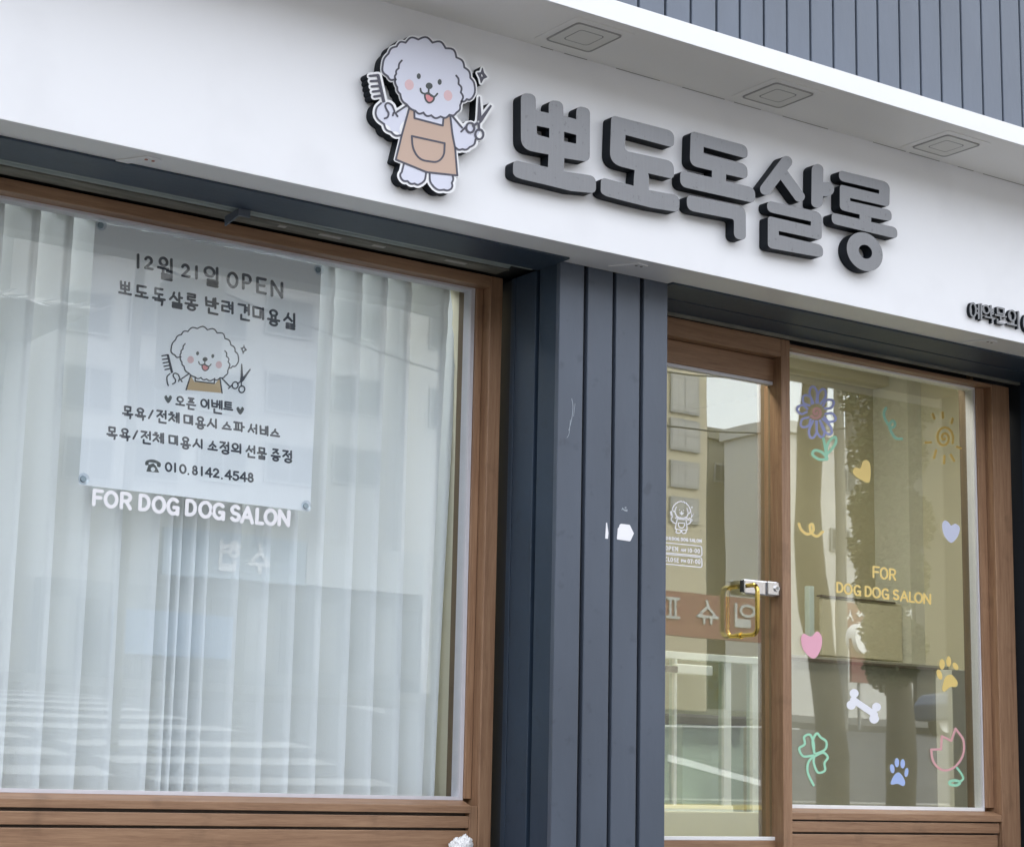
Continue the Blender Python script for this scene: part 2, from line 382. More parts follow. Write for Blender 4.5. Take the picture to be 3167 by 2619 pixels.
def contour(D, x0, y0, h):
    ny, nx = D.shape; nxt = {}; pos = {}
    ins = D < 0
    c = ins[:-1, :-1].astype(int) + 2 * ins[:-1, 1:] + 4 * ins[1:, 1:] + 8 * ins[1:, :-1]
    def ept(j, i, e):                       # edges: 0 top 1 right 2 bottom 3 left
        if e == 0: k = (j, i, 0); a, b = D[j, i], D[j, i + 1]; q = (x0 + (i + a / (a - b)) * h, y0 + j * h)
        elif e == 2: k = (j + 1, i, 0); a, b = D[j + 1, i], D[j + 1, i + 1]; q = (x0 + (i + a / (a - b)) * h, y0 + (j + 1) * h)
        elif e == 3: k = (j, i, 1); a, b = D[j, i], D[j + 1, i]; q = (x0 + i * h, y0 + (j + a / (a - b)) * h)
        else: k = (j, i + 1, 1); a, b = D[j, i + 1], D[j + 1, i + 1]; q = (x0 + (i + 1) * h, y0 + (j + a / (a - b)) * h)
        pos[k] = q; return k
    T = {1: [(3, 0)], 2: [(0, 1)], 3: [(3, 1)], 4: [(1, 2)], 5: [(3, 0), (1, 2)], 6: [(0, 2)], 7: [(3, 2)], 8: [(2, 3)], 9: [(2, 0)],
         10: [(0, 1), (2, 3)], 11: [(2, 1)], 12: [(1, 3)], 13: [(1, 0)], 14: [(0, 3)]}
    for j, i in zip(*np.nonzero((c > 0) & (c < 15))):
        for a, b in T[int(c[j, i])]: nxt[ept(j, i, a)] = ept(j, i, b)
    loops = []
    while nxt:
        k0 = next(iter(nxt)); k = k0; L = []
        while k in nxt:
            L.append(pos[k]); k = nxt.pop(k)
        if len(L) > 5: loops.append(L)
    return loops
def thin(L, tol):
    P = [np.array(p) for p in L]; o = [P[0]]; i = 0; n = len(P)
    while i < n:                            # greedy straight-run merge
        j = i + 1
        while j + 1 <= n and j - i < 14:
            a, b = P[i], P[(j + 1) % n]; d = b - a; l = np.hypot(*d) + 1e-9
            if max(abs(d[0] * (P[k % n][1] - a[1]) - d[1] * (P[k % n][0] - a[0])) / l for k in range(i + 1, j + 1)) > tol: break
            j += 1
        if j < n: o.append(P[j])
        i = j
    return [tuple(p) for p in o]
def cdt_fill(loops):
    """triangles (indices into the joined loops) of the even-odd interior"""
    flat = [Vector((p[0], p[1])) for L in loops for p in L]; ed = []; o_ = 0
    for L in loops:
        m_ = len(L); ed += [(o_ + i, o_ + (i + 1) % m_) for i in range(m_)]; o_ += m_
    vs, es, fs, ov, oe, of_ = delaunay_2d_cdt(flat, ed, [], 0, 1e-7)
    idx = [(o[0] if o else -1) for o in ov]
    V2 = np.array([(v[0], v[1]) for v in vs]); F = np.array([f for f in fs if len(f) == 3])
    c = V2[F].mean(1); ins = np.zeros(len(F), bool)
    for a_, b_ in ed:
        p, q = flat[a_], flat[b_]
        if p[1] != q[1]:
            ins ^= ((p[1] > c[:, 1]) != (q[1] > c[:, 1])) & (c[:, 0] < (q[0] - p[0]) * (c[:, 1] - p[1]) / (q[1] - p[1]) + p[0])
    return [tuple(idx[k] for k in f) for f in F[ins] if min(idx[k] for k in f) >= 0]
def solid(name, mats, Y, th, strokes=(), fills=(), holes=(), parent=None, step=1.0, grow=0.0, back=False, side_mat=0, mapf=None):
    """front face at depth Y, body running back th; picture units mapped to the plane (X, Z)"""
    allp = [p for s_, r in strokes for p in s_] + [p for f in fills for p in f]
    rm = max([r for s_, r in strokes] or [0]) + grow + 3 * step
    a = np.array([p[:2] for p in allp]); x0, y0 = a.min(0) - rm; x1, y1 = a.max(0) + rm
    gx, gy = np.meshgrid(np.arange(x0, x1, step), np.arange(y0, y1, step))
    D = sdf(strokes, fills, holes, gx, gy) - grow
    loops = [thin(L, step * .06) for L in contour(D, x0, y0, step)]
    loops = [L for L in loops if len(L) > 3]
    mp = mapf or (lambda p: at(p[0], p[1], Y))
    W3 = [[mp(p) for p in L] for L in loops]
    tri = cdt_fill(W3)
    flat = [p for L in W3 for p in L]; n = len(flat); b = MB()
    b.add([(p[0], Y, p[1]) for p in flat], [tuple(t) for t in tri], 0)
    vs = [(p[0], Y, p[1]) for p in flat] + [(p[0], Y + th, p[1]) for p in flat]; fs = []; o_ = 0
    for L in W3:
        m_ = len(L)
        fs += [(o_ + i, o_ + (i + 1) % m_, n + o_ + (i + 1) % m_, n + o_ + i) for i in range(m_)]
        o_ += m_
    b.add(vs, fs, side_mat)
    if back: b.add([(p[0], Y + th, p[1]) for p in flat], [tuple(t[::-1]) for t in tri], side_mat)
    o = b.build(name, mats, parent)
    # front must face the street
    me = o.data
    return o

# ------------------------------------------------------------------ stroke lettering
def circ(cx=.5, cy=.5, rx=.5, ry=.5, n=20): 
    return [(cx + rx * math.cos(2 * math.pi * k / n + 1.57), cy + ry * math.sin(2 * math.pi * k / n + 1.57)) for k in range(n + 1)]
def arc(cx, cy, rx, ry, a0, a1, n=10):
    return [(cx + rx * math.cos(math.radians(a0 + (a1 - a0) * k / n)), cy + ry * math.sin(math.radians(a0 + (a1 - a0) * k / n))) for k in range(n + 1)]
J = {
 'g': [[(0, .95), (1, .95), (.93, 0)]], 'n': [[(0, 1), (0, .05), (1, .05)]], 'd': [[(1, 1), (0, 1), (0, .05), (1, .05)]],
 'r': [[(0, 1), (1, 1), (1, .52), (0, .52), (0, .0), (1, 0)]], 'm': [[(0, 1), (1, 1), (.97, 0), (.03, 0), (0, 1)]],
 'b': [[(0, 1), (.04, 0), (.96, 0), (1, 1)], [(0, .5), (1, .5)]], 'bb': [[(0, 1), (.02, 0), (.98, 0), (1, 1)], [(0, .5), (1, .5)], [(.5, 1), (.5, 0)]],
 's': [[(.55, 1), (.42, .5), (0, 0)], [(.46, .6), (1, .05)]], 'ng': [circ()],
 'j': [[(0, 1), (.9, 1), (.5, .45), (0, 0)], [(.52, .5), (1, .02)]], 'ch': [[(.35, 1), (.65, 1)], [(0, .74), (.95, .74), (.5, .35), (0, 0)], [(.52, .38), (1, .02)]],
 't': [[(1, 1), (0, 1), (0, 0), (1, 0)], [(0, .5), (1, .5)]], 'p': [[(0, 1), (1, 1)], [(0, 0), (1, 0)], [(.3, 1), (.3, 0)], [(.7, 1), (.7, 0)]],
 'h': [[(.3, 1), (.7, 1)], [(0, .76), (1, .76)], circ(.5, .28, .34, .28)],
}
V = {  # vowels in their own box
 'a': [[(.25, 1), (.25, 0)], [(.25, .52), (1, .52)]], 'eo': [[(.8, 1), (.8, 0)], [(0, .55), (.8, .55)]], 'yeo': [[(.8, 1), (.8, 0)], [(0, .68), (.8, .68)], [(0, .4), (.8, .4)]],
 'ya': [[(.25, 1), (.25, 0)], [(.25, .66), (1, .66)], [(.25, .38), (1, .38)]], 'i': [[(.5, 1), (.5, 0)]],
 'e': [[(.45, .95), (.45, .05)], [(0, .5), (.45, .5)], [(1, 1), (1, 0)]], 'ye': [[(.45, .95), (.45, .05)], [(0, .65), (.45, .65)], [(0, .38), (.45, .38)], [(1, 1), (1, 0)]],
 'o': [[(0, 0), (1, 0)], [(.5, 0), (.5, 1)]], 'yo': [[(0, 0), (1, 0)], [(.33, 0), (.33, 1)], [(.67, 0), (.67, 1)]], 'eu': [[(0, .2), (1, .2)]],
 'u': [[(0, 1), (1, 1)], [(.5, 1), (.5, 0)]], 'yu': [[(0, 1), (1, 1)], [(.33, 1), (.33, 0)], [(.67, 1), (.67, 0)]],
}
def place(sts, x0, y0, x1, y1): return [[(x0 + p[0] * (x1 - x0), y0 + p[1] * (y1 - y0)) for p in s] for s in sts]
def syl(ini, v, fin=None):
    if v in ('a', 'eo', 'yeo', 'ya', 'i', 'e', 'ye'):
        wv = {'i': .12, 'e': .38, 'ye': .4}.get(v, .3)
        lo = .40 if fin else .02
        o = place(J[ini], .02, lo + .08, (.84 if v == 'i' else .92) - wv, .96) + place(V[v], 1 - wv, lo - .02, 1, 1)
        if fin: o += place(J[fin], .25, 0, .95, .28)
    elif v in ('ui',):
        o = place(J[ini], .1, .38, .72, 1) + place(V['eu'], 0, .12, .8, .2) + [[(1, 1), (1, 0)]]
    elif v == 'weo':
        o = place(J[ini], .12, .62, .66, 1) + [[(0, .5), (.75, .5)], [(.36, .5), (.36, .3)], [(.66, .38), (.98, .38)], [(.98, 1), (.98, .3)]] + place(J[fin], .3, 0, .98, .22)
    else:
        if fin:
            o = place(J[ini], .2, .64, .8, 1)
            o += place(V[v], 0, .36, 1, .58) if v in ('o', 'yo', 'eu') else place(V[v], 0, .26, 1, .5)
            o += place(J[fin], .2, 0, .8, .22 if v in ('u', 'yu') else .27)
        else:
            o = place(J[ini], .15, .38, .85, 1)
            o += place(V[v], 0, .02, 1, .34) if v in ('o', 'yo', 'eu') else place(V[v], 0, -.02, 1, .28)
    return o
G = {
 '0': [circ(.5, .5, .48, .5)], '1': [[(.5, 1), (.5, 0)]], '2': [arc(.48, .72, .42, .28, 165, -25, 8) + [(.06, .03), (1, .03)]],
 '4': [[(.72, 0), (.72, 1), (0, .32), (1, .32)]], '5': [[(.9, 1), (.2, 1), (.14, .58)] + arc(.45, .32, .48, .32, 110, -150, 10)],
 '7': [[(0, 1), (.95, 1), (.4, 0)]], '8': [circ(.5, .75, .36, .25), circ(.5, .26, .46, .26)], '.': [[(.5, .04)]], ':': [[(.5, .2)], [(.5, .7)]], '/': [[(1, 1), (0, 0)]],
 'F': [[(1, 1), (0, 1), (0, 0)], [(0, .52), (.85, .52)]], 'O': [circ()], 'R': [[(0, 0), (0, 1), (.55, 1)] + arc(.55, .74, .42, .26, 90, -90, 7) + [(0, .48)], [(.5, .48), (1, 0)]],
 'D': [[(0, 0), (0, 1), (.4, 1)] + arc(.4, .5, .58, .5, 90, -90, 10) + [(0, 0)]], 'G': [arc(.52, .5, .52, .5, 48, 318, 14) + [(.96, .44), (.6, .44)], [(.96, .44), (.96, .0)]],
 'S': [arc(.5, .74, .42, .26, 35, 270, 9)[:-1] + arc(.5, .25, .45, .25, 90, -150, 9)], 'A': [[(0, 0), (.5, 1), (1, 0)], [(.2, .34), (.8, .34)]], 'L': [[(0, 1), (0, 0), (1, 0)]],
 'N': [[(0, 0), (0, 1), (1, 0), (1, 1)]], 'P': [[(0, 0), (0, 1), (.55, 1)] + arc(.55, .72, .45, .28, 90, -90, 7) + [(0, .44)]], 'E': [[(1, 1), (0, 1), (0, 0), (1, 0)], [(0, .52), (.85, .52)]],
 'M': [[(0, 0), (0, 1), (.5, .3), (1, 1), (1, 0)]], 'C': [arc(.55, .5, .55, .5, 50, 310, 12)], 'T': [[(0, 1), (1, 1)], [(.5, 1), (.5, 0)]],
}
K = {'월': ('ng', 'weo', 'r'), '일': ('ng', 'i', 'r'), '뽀': ('bb', 'o'), '도': ('d', 'o'), '독': ('d', 'o', 'g'), '살': ('s', 'a', 'r'), '롱': ('r', 'o', 'ng'), '반': ('b', 'a', 'n'),
     '려': ('r', 'yeo'), '견': ('g', 'yeo', 'n'), '미': ('m', 'i'), '용': ('ng', 'yo', 'ng'), '실': ('s', 'i', 'r'), '오': ('ng', 'o'), '픈': ('p', 'eu', 'n'), '이': ('ng', 'i'),
     '벤': ('b', 'e', 'n'), '트': ('t', 'eu'), '목': ('m', 'o', 'g'), '욕': ('ng', 'yo', 'g'), '전': ('j', 'eo', 'n'), '체': ('ch', 'e'), '시': ('s', 'i'), '스': ('s', 'eu'), '파': ('p', 'a'),
     '서': ('s', 'eo'), '비': ('b', 'i'), '소': ('s', 'o'), '정': ('j', 'eo', 'ng'), '의': ('ng', 'ui'), '선': ('s', 'eo', 'n'), '물': ('m', 'u', 'r'), '증': ('j', 'eu', 'ng'),
     '예': ('ng', 'ye'), '약': ('ng', 'ya', 'g'), '문': ('m', 'u', 'n'), '수': ('s', 'u'), '협': ('h', 'yeo', 'b'), '제': ('j', 'e'), '슈': ('s', 'yu'), '퍼': ('p', 'eo'), '부': ('b', 'u'), '산': ('s', 'a', 'n')}
def glyph(ch): return syl(*K[ch]) if ch in K else G[ch]
def put(ch, cx, cy, w_, h_, slope, r, lean=0.0):
    """strokes of one character around the picture point (cx, cy)"""
    return [([(cx + (p[0] - .5) * w_ + (p[1] - .5) * lean * h_, cy + (p[0] - .5) * w_ * slope - (p[1] - .5) * h_) for p in s], r) for s in glyph(ch)]

# ------------------------------------------------------------------ the shop building
B = empty('shop_building', 'white fronted shop building with navy board cladding, wide canopy and brown wood window frames', 'building', loc=(4, 0, GZ))
B.location = (0, 0, 0)
FZ0, FZ1 = 1.783, 2.441
XP0, XP1 = 3.818, 4.294                     # pillar between the window and the door
XR = 6.516                                  # left face of the far pillar
box('fascia_panel', M['white'], -1.2, 9.5, 0.0, .19, FZ0, FZ1 + .03, B, .002)
box('soffit', M['soffit'], -1.2, 9.5, -.324, -.0, FZ1, FZ1 + .03, B)
b = MB(); b.box(-1.2, 9.5, -.330, -.324, FZ1 - .003, 2.51, 0); b.box(-1.2, 9.5, -.324, .03, FZ1 + .031, 2.51, 0)
b.build('canopy_edge', M['band'], B, .0015)
# rough caulk line where the soffit meets the fascia
for (u0, u1) in ((1672, 1710), (1745, 1815), (1905, 2040), (2110, 2240), (2270, 2352), (2420, 2560), (2700, 2800), (2812, 2905), (2962, 3010), (3040, 3170)):
    x0 = at(u0, 123 + (u0 - 1600) * .2885, 0)[0]; x1 = at(u1, 123 + (u1 - 1600) * .2885, 0)[0]
    box('caulk_line', M['lumring'], x0, x1, -.0022, .0, FZ1 - .0016, FZ1 + .001, B)
# upper cladding boards
gx_ = [1600 + u * .7462 for u in (400, 500, 612, 718, 825, 922, 1022, 1118, 1215, 1310, 1405, 1495, 1585, 1670, 1755, 1840, 1925, 2005, 2085)]
gxs = [at(p, 150, .02)[0] for p in gx_]; gxs = [gxs[0] - .13 * k for k in range(20, 0, -1)] + gxs + [gxs[-1] + .13 * k for k in range(1, 22)]
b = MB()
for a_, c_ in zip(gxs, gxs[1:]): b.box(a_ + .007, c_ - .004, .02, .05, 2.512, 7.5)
b.build('upper_cladding', M['navy_skylit'], B, .003)
box('upper_wall', M['gap'], -1.2, 9.5, .05, 5.2, 2.512, 7.5, B)
# pillars
b = MB()
edges = [(XP0, at(1803, 1160, .186)[0]), (at(1816, 1160, .186)[0], at(1893, 1160, .186)[0]), (at(1904, 1160, .186)[0], at(1978, 1160, .186)[0]), (at(1990, 1160, .186)[0], XP1)]
for a_, c_ in edges: b.box(a_, c_, .186, .208, GZ, FZ0)
b.build('pillar_front_boards', M['navy'], B, .003)
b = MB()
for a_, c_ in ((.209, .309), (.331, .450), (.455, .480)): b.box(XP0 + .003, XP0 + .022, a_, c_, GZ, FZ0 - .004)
b.build('pillar_side_boards', M['navy_shaded'], B, .002)
box('pillar_core', M['gap'], XP0 + .022, XP1 - .004, .208, .60, GZ, FZ0, B)
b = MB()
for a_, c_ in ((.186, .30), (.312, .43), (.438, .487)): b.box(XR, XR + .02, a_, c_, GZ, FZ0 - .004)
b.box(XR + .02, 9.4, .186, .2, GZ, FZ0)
b.build('end_wall_boards', M['navy_shaded'], B, .002)
box('end_wall_core', M['gap'], XR + .02, 9.4, .2, .6, GZ, FZ0, B)
# recess ceilings
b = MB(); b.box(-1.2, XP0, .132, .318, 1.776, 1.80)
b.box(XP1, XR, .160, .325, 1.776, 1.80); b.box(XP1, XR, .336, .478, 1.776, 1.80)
b.build('recess_ceiling_boards', M['navy_shaded'], B, .002)
box('recess_ceiling_core', M['gap'], -1.2, XR, .13, .62, 1.81, 1.95, B)
b = MB(); b.box(-1.2, XP0 - .02, .3185, .330, 1.776, 1.81)
b.tube([(-1.2, .352, 1.792), (XP0 - .10, .352, 1.792)], .019, 12)
b.build('shutter_bottom_bar', M['teal'], B)
b = MB()
b.box(-1.2, XP0 - .06, .408, .486, 1.786, 1.80); b.box(-1.2, XP0 - .06, .404, .4078, 1.783, 1.81)
b.build('shutter_guide_plank', M['rust'], B, .002)
b = MB(); b.box(XP1, XR - .004, .4785, .497, 1.765, 1.81)
b.build('lintel_strip', M['rust'], B, .002)
# scraps of pale paint and tape on the plank
for u0, v0, u1, v1 in ((860, 707, 882, 712), (986, 738, 1052, 750), (1150, 800, 1186, 812), (1376, 802, 1440, 816)):
    Y0 = .44; x0 = at(u0, v0, Y0)[0]; x1 = at(u1, v1, Y0)[0]; box('pale_tape_scrap', M['tape'], x0, x1, Y0 - .012, Y0 + .006, 1.7845, 1.786, B)
# fascia brackets on the underside
for k, (u, v) in enumerate(((443, 484), (1926, 826), (3010, 1060))):
    # slanted plate: back edge left, front edge right
    d = ray(u, v); t = FZ0 / d[2]; p = CAM + t * d
    xc = float(p[0])
    q = MB(); vs = [(-.052, .128), (-.012, .128), (.052, .040), (.006, .034)]
    q.prism([(xc + a_, c_) for a_, c_ in vs], 2, FZ0 - .005, FZ0 - .0002)
    pl = q.build('fascia_bracket', M['white'], B, .001)
    for dx in (.012, .034):
        s_ = MB(); s_.tube([(xc + dx, .055, FZ0 - .0052), (xc + dx, .055, FZ0 - .0072)], .005, 10)
        s_.build('screw', M['rustred'] if k == 0 else M['lumring'], pl)
# small angle bracket under the left ceiling
q = MB()
a0 = at(745, 640, .33); c0 = at(712, 672, .33)
q.box(a0[0] - .015, a0[0] + .026, .312, .320, 1.752, 1.7758)
q.prism([(.3205, 1.7755), (.3205, 1.752), (.41, 1.740), (.41, 1.772)], 0, a0[0] - .015, a0[0] - .009)
q.build('angle_bracket', M['navy_skylit'], B, .001)

def ring(name, m_, xa, xb, za, zb, xia, xib, zia, zib, y0, y1, parent, bev=.0015, sides='LRTB', mh=None):
    """rectangular frame: outer box minus inner opening, built from butted bars"""
    b = MB()
    if 'L' in sides: b.box(xa, xia, y0, y1, za, zb)
    if 'R' in sides: b.box(xib, xb, y0, y1, za, zb)
    o = b.build(name, m_, parent, bev) if b.v else None
    for sd_, z0_, z1_ in (('T', zib, zb), ('B', za, zia)):
        if sd_ in sides:
            c = MB(); c.box(xia if 'L' in sides else xa, xib if 'R' in sides else xb, y0, y1, z0_, z1_)
            o2 = c.build(name, mh or m_, parent, bev); o = o or o2
    return o
FLOOR = GZ
# ---- left shop window
WX1 = 3.798; XL = -1.0
W = ring('window_frame', M['wood_v'], XL, WX1, FLOOR, 1.782, XL, 3.746, -.053, 1.742, .50, .60, B, .003, 'RT', M['wood_h'])
xb2 = at(1437, 2410, .543)[0]; zb2 = at(1000, 812, .543)[1]
ztop_bead = at(0, 597, .543)[1]; ztop_strip = at(0, 612, .55)[1]
ring('window_bead', M['wood_v'], XL, 3.744, -.03, 1.741, XL, xb2, -.03, ztop_bead, .543, .60, W, .002, 'RT', M['wood_h'])
xs2 = at(1421, 2410, .551)[0]
zs0, zs1 = at(1000, 2466.5, .545)[1], at(1000, 2454.5, .55)[1]
sp = ring('glass_seal', M['strip'], XL, xb2 - .0005, zs0, ztop_bead - .0005, XL, xs2, zs1, ztop_strip, .551, .60, W, .001, 'RTB')
q = MB(); q.prism([(.5505, zs0), (.501, -.0525), (.501, -.077), (.56, -.077), (.56, zs0)], 0, XL, 3.7155)
q.build('sill_rail', M['wood_h'], W, .0015)
q = MB(); q.box(XL, 3.712, .506, .55, -.126, -.087); q.box(XL, 3.712, .508, .55, GZ, -.134)
q.build('sill_panel', M['wood_h'], W, .0025)
box('groove_backing', M['brown'], XL, 3.744, .53, .545, GZ + .002, -.0775, W)
q = MB(); q.box(3.7125, 3.7445, .504, .56, GZ, -.0535); q.build('sill_stile', M['wood_v'], W, .002)
gl = MB(); gl.box(XL, xs2 + .004, GLY, GLY + .005, zs1 - .004, ztop_strip + .004)
gl.build('glass_pane', M['glass'], W)
yrv = atx(1393, 2000, xs2 + .012)[0]
box('wall_return', M['wall'], xs2 + .012, xs2 + .03, yrv, 1.6, -.3, 2.29, B)
q = MB(); q.box(xs2 + .010, xs2 + .03, GLY + .02, yrv, -.1, 1.80); q.box(XL, xs2 + .012, GLY + .05, .66, 1.752, 1.80); q.box(XL, xs2 + .012, GLY + .02, .8, -.12, -.05)
q.build('inner_reveal', M['reveal'], W)
# ---- door
DX0 = XP1 - .02
DF = MB(); DF.box(DX0, 5.1305, .50, .60, 1.692, 1.764); dfr = DF.build('door_frame', M['wood_h'], B, .003)
q = MB(); q.box(5.1310, 5.177, .499, .60, GZ, 1.764); q.build('door_post', M['wood_v'], dfr, .003)
ly = .545
lx = at(2394, 1105, ly)[0]
zt0 = at(2065, 1120, ly)[1]; zt1 = at(2065, 1040, ly)[1]
leaf = MB(); leaf.box(DX0, lx, ly, ly + .04, zt0, 1.690); D_ = leaf.build('sliding_door', M['wood_h'], B, .002)
z_sb0, z_sb1 = at(2058, 2597, ly)[1], at(2058, 2585, ly)[1]
zst = at(2065, 1132, ly + .004)[1]
q = MB(); q.box(DX0, lx - .004, ly + .004, ly + .035, zst, zt0 - .0003); q.build('head_seal', M['strip'], D_, .001)
q = MB(); q.box(DX0, at(2412, 2600, ly)[0], ly + .002, ly + .04, z_sb0, z_sb1); q.build('sill_seal', M['sill_white'], D_, .002)
q = MB(); q.box(DX0, at(2414, 2600, ly)[0], ly, ly + .04, GZ + .02, z_sb0 - .0003); q.build('bottom_rail', M['wood_h'], D_, .002)
q = MB(); xa = at(2390, 1800, ly + .01)[0]; q.box(xa, at(2402, 1800, ly + .01)[0], ly + .01, ly + .035, z_sb1 + .0003, zst - .0003)
q.build('door_stile', M['reveal'], D_, .001)
q = MB(); xm = at(2403.5, 1800, ly + .006)[0]; q.box(xm - .0012, xm + .0012, ly + .004, ly + .03, z_sb1, zst - .0004); q.build('weather_strip', M['strip'], D_)
q = MB(); q.box(xm + .002, 5.130, ly + .02, ly + .03, GZ, 1.691); q.build('door_rebate', M['reveal'], dfr)
gl = MB(); gl.box(DX0, xa + .004, GLY, GLY + .005, z_sb1 - .004, zst + .004); gl.build('glass_pane', M['glassd'], D_)
xr_ = at(2390, 1800, GLY + .03)[0]
q = MB(); q.box(xr_ + .004, xr_ + .02, GLY + .03, atx(2344, 1900, xr_ + .004)[0], GZ, 1.7); q.build('inner_reveal', M['reveal'], dfr)
# ---- display window right of the door
PX = 5.1775
xcas = at(2900 + 1740 * .1271, 1200, .50)[0]; xcin = at(2900 + 1440 * .1271, 2000, .50)[0]
xcin = 6.352
W2 = ring('display_window_frame', M['wood_v'], PX, xcas, FLOOR, 1.752, PX, xcin, -.06, 1.7365, .502, .60, B, .003, 'RT', M['wood_h'])
xb3 = at(2900 + 1000 * .1271, 1900, .543)[0] ; xb3 = at(3038 - 4, 1800, .543)[0]
zt_b = at(2442, 1079, .543)[1]; zt_s = at(2442, 1093, .551)[1]
ring('window_bead', M['wood_v'], PX, xcin - .001, -.03, 1.7360, PX, xb3, -.03, zt_b, .543, .60, W2, .002, 'RT', M['wood_h'])
xs3 = at(3026, 1800, .551)[0]
zq0, zq1 = at(2900, 2505.5, .545)[1], at(2900, 2494.5, .55)[1]
ring('glass_seal', M['strip'], PX, xb3 - .0005, zq0, zt_b - .0005, PX, xs3, zq1, zt_s, .551, .60, W2, .001, 'RTB', M['sill_white'])
q = MB(); q.prism([(.5505, zq0), (.503, -.0595), (.503, -.085), (.56, -.085), (.56, zq0)], 0, PX, xcin - .002); q.build('sill_rail', M['wood_h'], W2, .0015)
q = MB(); q.box(PX, 6.34, .508, .55, -.131, -.091); q.box(PX, 6.33, .510, .55, GZ, -.1385); q.build('sill_panel', M['wood_h'], W2, .0025)
box('groove_backing', M['brown'], PX, xcin, .53, .545, GZ + .002, -.0855, W2)
gl = MB(); gl.box(PX, xs3 + .004, GLY, GLY + .005, zq1 - .004, zt_s + .004); gl.build('glass_pane', M['glassd'], W2)
xrv = at(3010, 1800, .60)[0]
q = MB(); q.box(xs3 + .012, xs3 + .03, GLY + .02, atx(2975, 1700, xs3 + .012)[0], -.1, 1.80); q.build('inner_reveal', M['reveal'], W2)
box('frame_gap_backing', M['black'], xcas + .002, XR, .56, .6, GZ, 1.764, B)
# ---- room behind the glass
box('header_wall', M['gap'], -1.2, 7.6, .602, .64, 1.756, 2.3, B)
box('room_floor', M['floor'], -1.2, 7.6, .62, 5.2, -.42, -.40, B)
box('room_ceiling', M['wall'], -1.2, 7.6, .62, 5.2, 2.30, 2.32, B)
box('room_back_wall', M['wall'], -1.2, 7.6, 5.18, 5.2, -.40, 2.30, B)
box('room_side_wall', M['wall'], 7.58, 7.6, .62, 5.18, -.40, 2.30, B)
box('room_end_wall', M['wall'], -1.2, -1.18, .62, 5.18, -.40, 2.30, B)

for k, xl in enumerate((1.4, 3.0, 4.7, 6.2)):
    e = empty('ceiling_lamp', 'lit white panel lamp on the room ceiling, ' + ('behind the blind at the left', 'behind the right part of the blind', 'inside above the door', 'behind the right window')[k], 'lamp', 'panel lamps on the room ceiling', (xl, 1.3 if k < 2 else .98, 2.30))
    q = MB(); q.box(-.36, .36, -.2, .2, -.05, -.001); q.build('housing', M['pvc'], e, .006)
    q = MB(); q.box(-.33, .33, -.17, .17, -.054, -.0502); q.build('diffuser', M['lampc' if k < 2 else 'lamp'], e)

# ------------------------------------------------------------------ recessed lights in the soffit
def downlight(u0, v0, pts, label):
    # corners in the photograph: left, top, right, bottom
    P3 = []
    for (u, v) in pts:
        d = ray(u0 + u / 7, v0 + v / 7); t = FZ1 / d[2]; p = CAM + t * d; P3.append((float(p[0]), float(p[1])))
    xs_ = [p[0] for p in P3]; ys_ = [p[1] for p in P3]
    cx, cy_ = sum(xs_) / 4, sum(ys_) / 4; hw = .0665
    e = empty('recessed_light', label, 'ceiling light', 'square recessed lights under the canopy', (cx, cy_, FZ1))
    def sq(r, rad, z0, z1, n, m_, hole=None, par=e):
        r *= 1.3; rad *= 1.3; hole = hole * 1.3 if hole else None
        L = rpoly([(-r, -r, rad), (r, -r, rad), (r, r, rad), (-r, r, rad)])
        b = MB()
        if hole:
            H = rpoly([(-hole, -hole, rad * .8), (hole, -hole, rad * .8), (hole, hole, rad * .8), (-hole, hole, rad * .8)])
            k = len(L); vs = [(x, y, z) for z in (z0, z1) for R_ in (L, H) for x, y in R_]
            fs = []
            for i in range(k):
                j = (i + 1) % k
                fs += [(i, j, k + j, k + i), (2 * k + i, 3 * k + i, 3 * k + j, 2 * k + j), (i, 2 * k + i, 2 * k + j, j), (k + i, k + j, 3 * k + j, 3 * k + i)]
            b.add(vs, fs)
        else: b.prism(L, 2, z0, z1)
        return b.build(n, m_, par, 0)
    sq(.094, .014, -.0022, -.0004, 'trim_plate', M['soffit'], .0714)
    sq(.0712, .015, -.0055, .0, 'shadow_gap', M['darkring'], .0672)
    sq(.0671, .014, -.0038, -.001, 'diffuser', M['lum'], .0385)
    sq(.0383, .012, -.0046, -.001, 'lens_rim', M['lumring'], .0365)
    sq(.0363, .012, -.0042, -.001, 'lens', M['lum'])
    return e
downlight(1660, 40, ((200, 575), (930, 180), (1870, 460), (1090, 850)), 'unlit square recessed light above the dog emblem, nearest of the canopy lights')
downlight(2270, 230, ((130, 490), (985, 160), (1780, 400), (915, 720)), 'unlit square recessed light in the middle of the canopy, above the grey letters')
downlight(2790, 390, ((140, 450), (1060, 185), (1760, 380), (855, 645)), 'unlit square recessed light at the far right of the canopy, beyond the last grey letter')

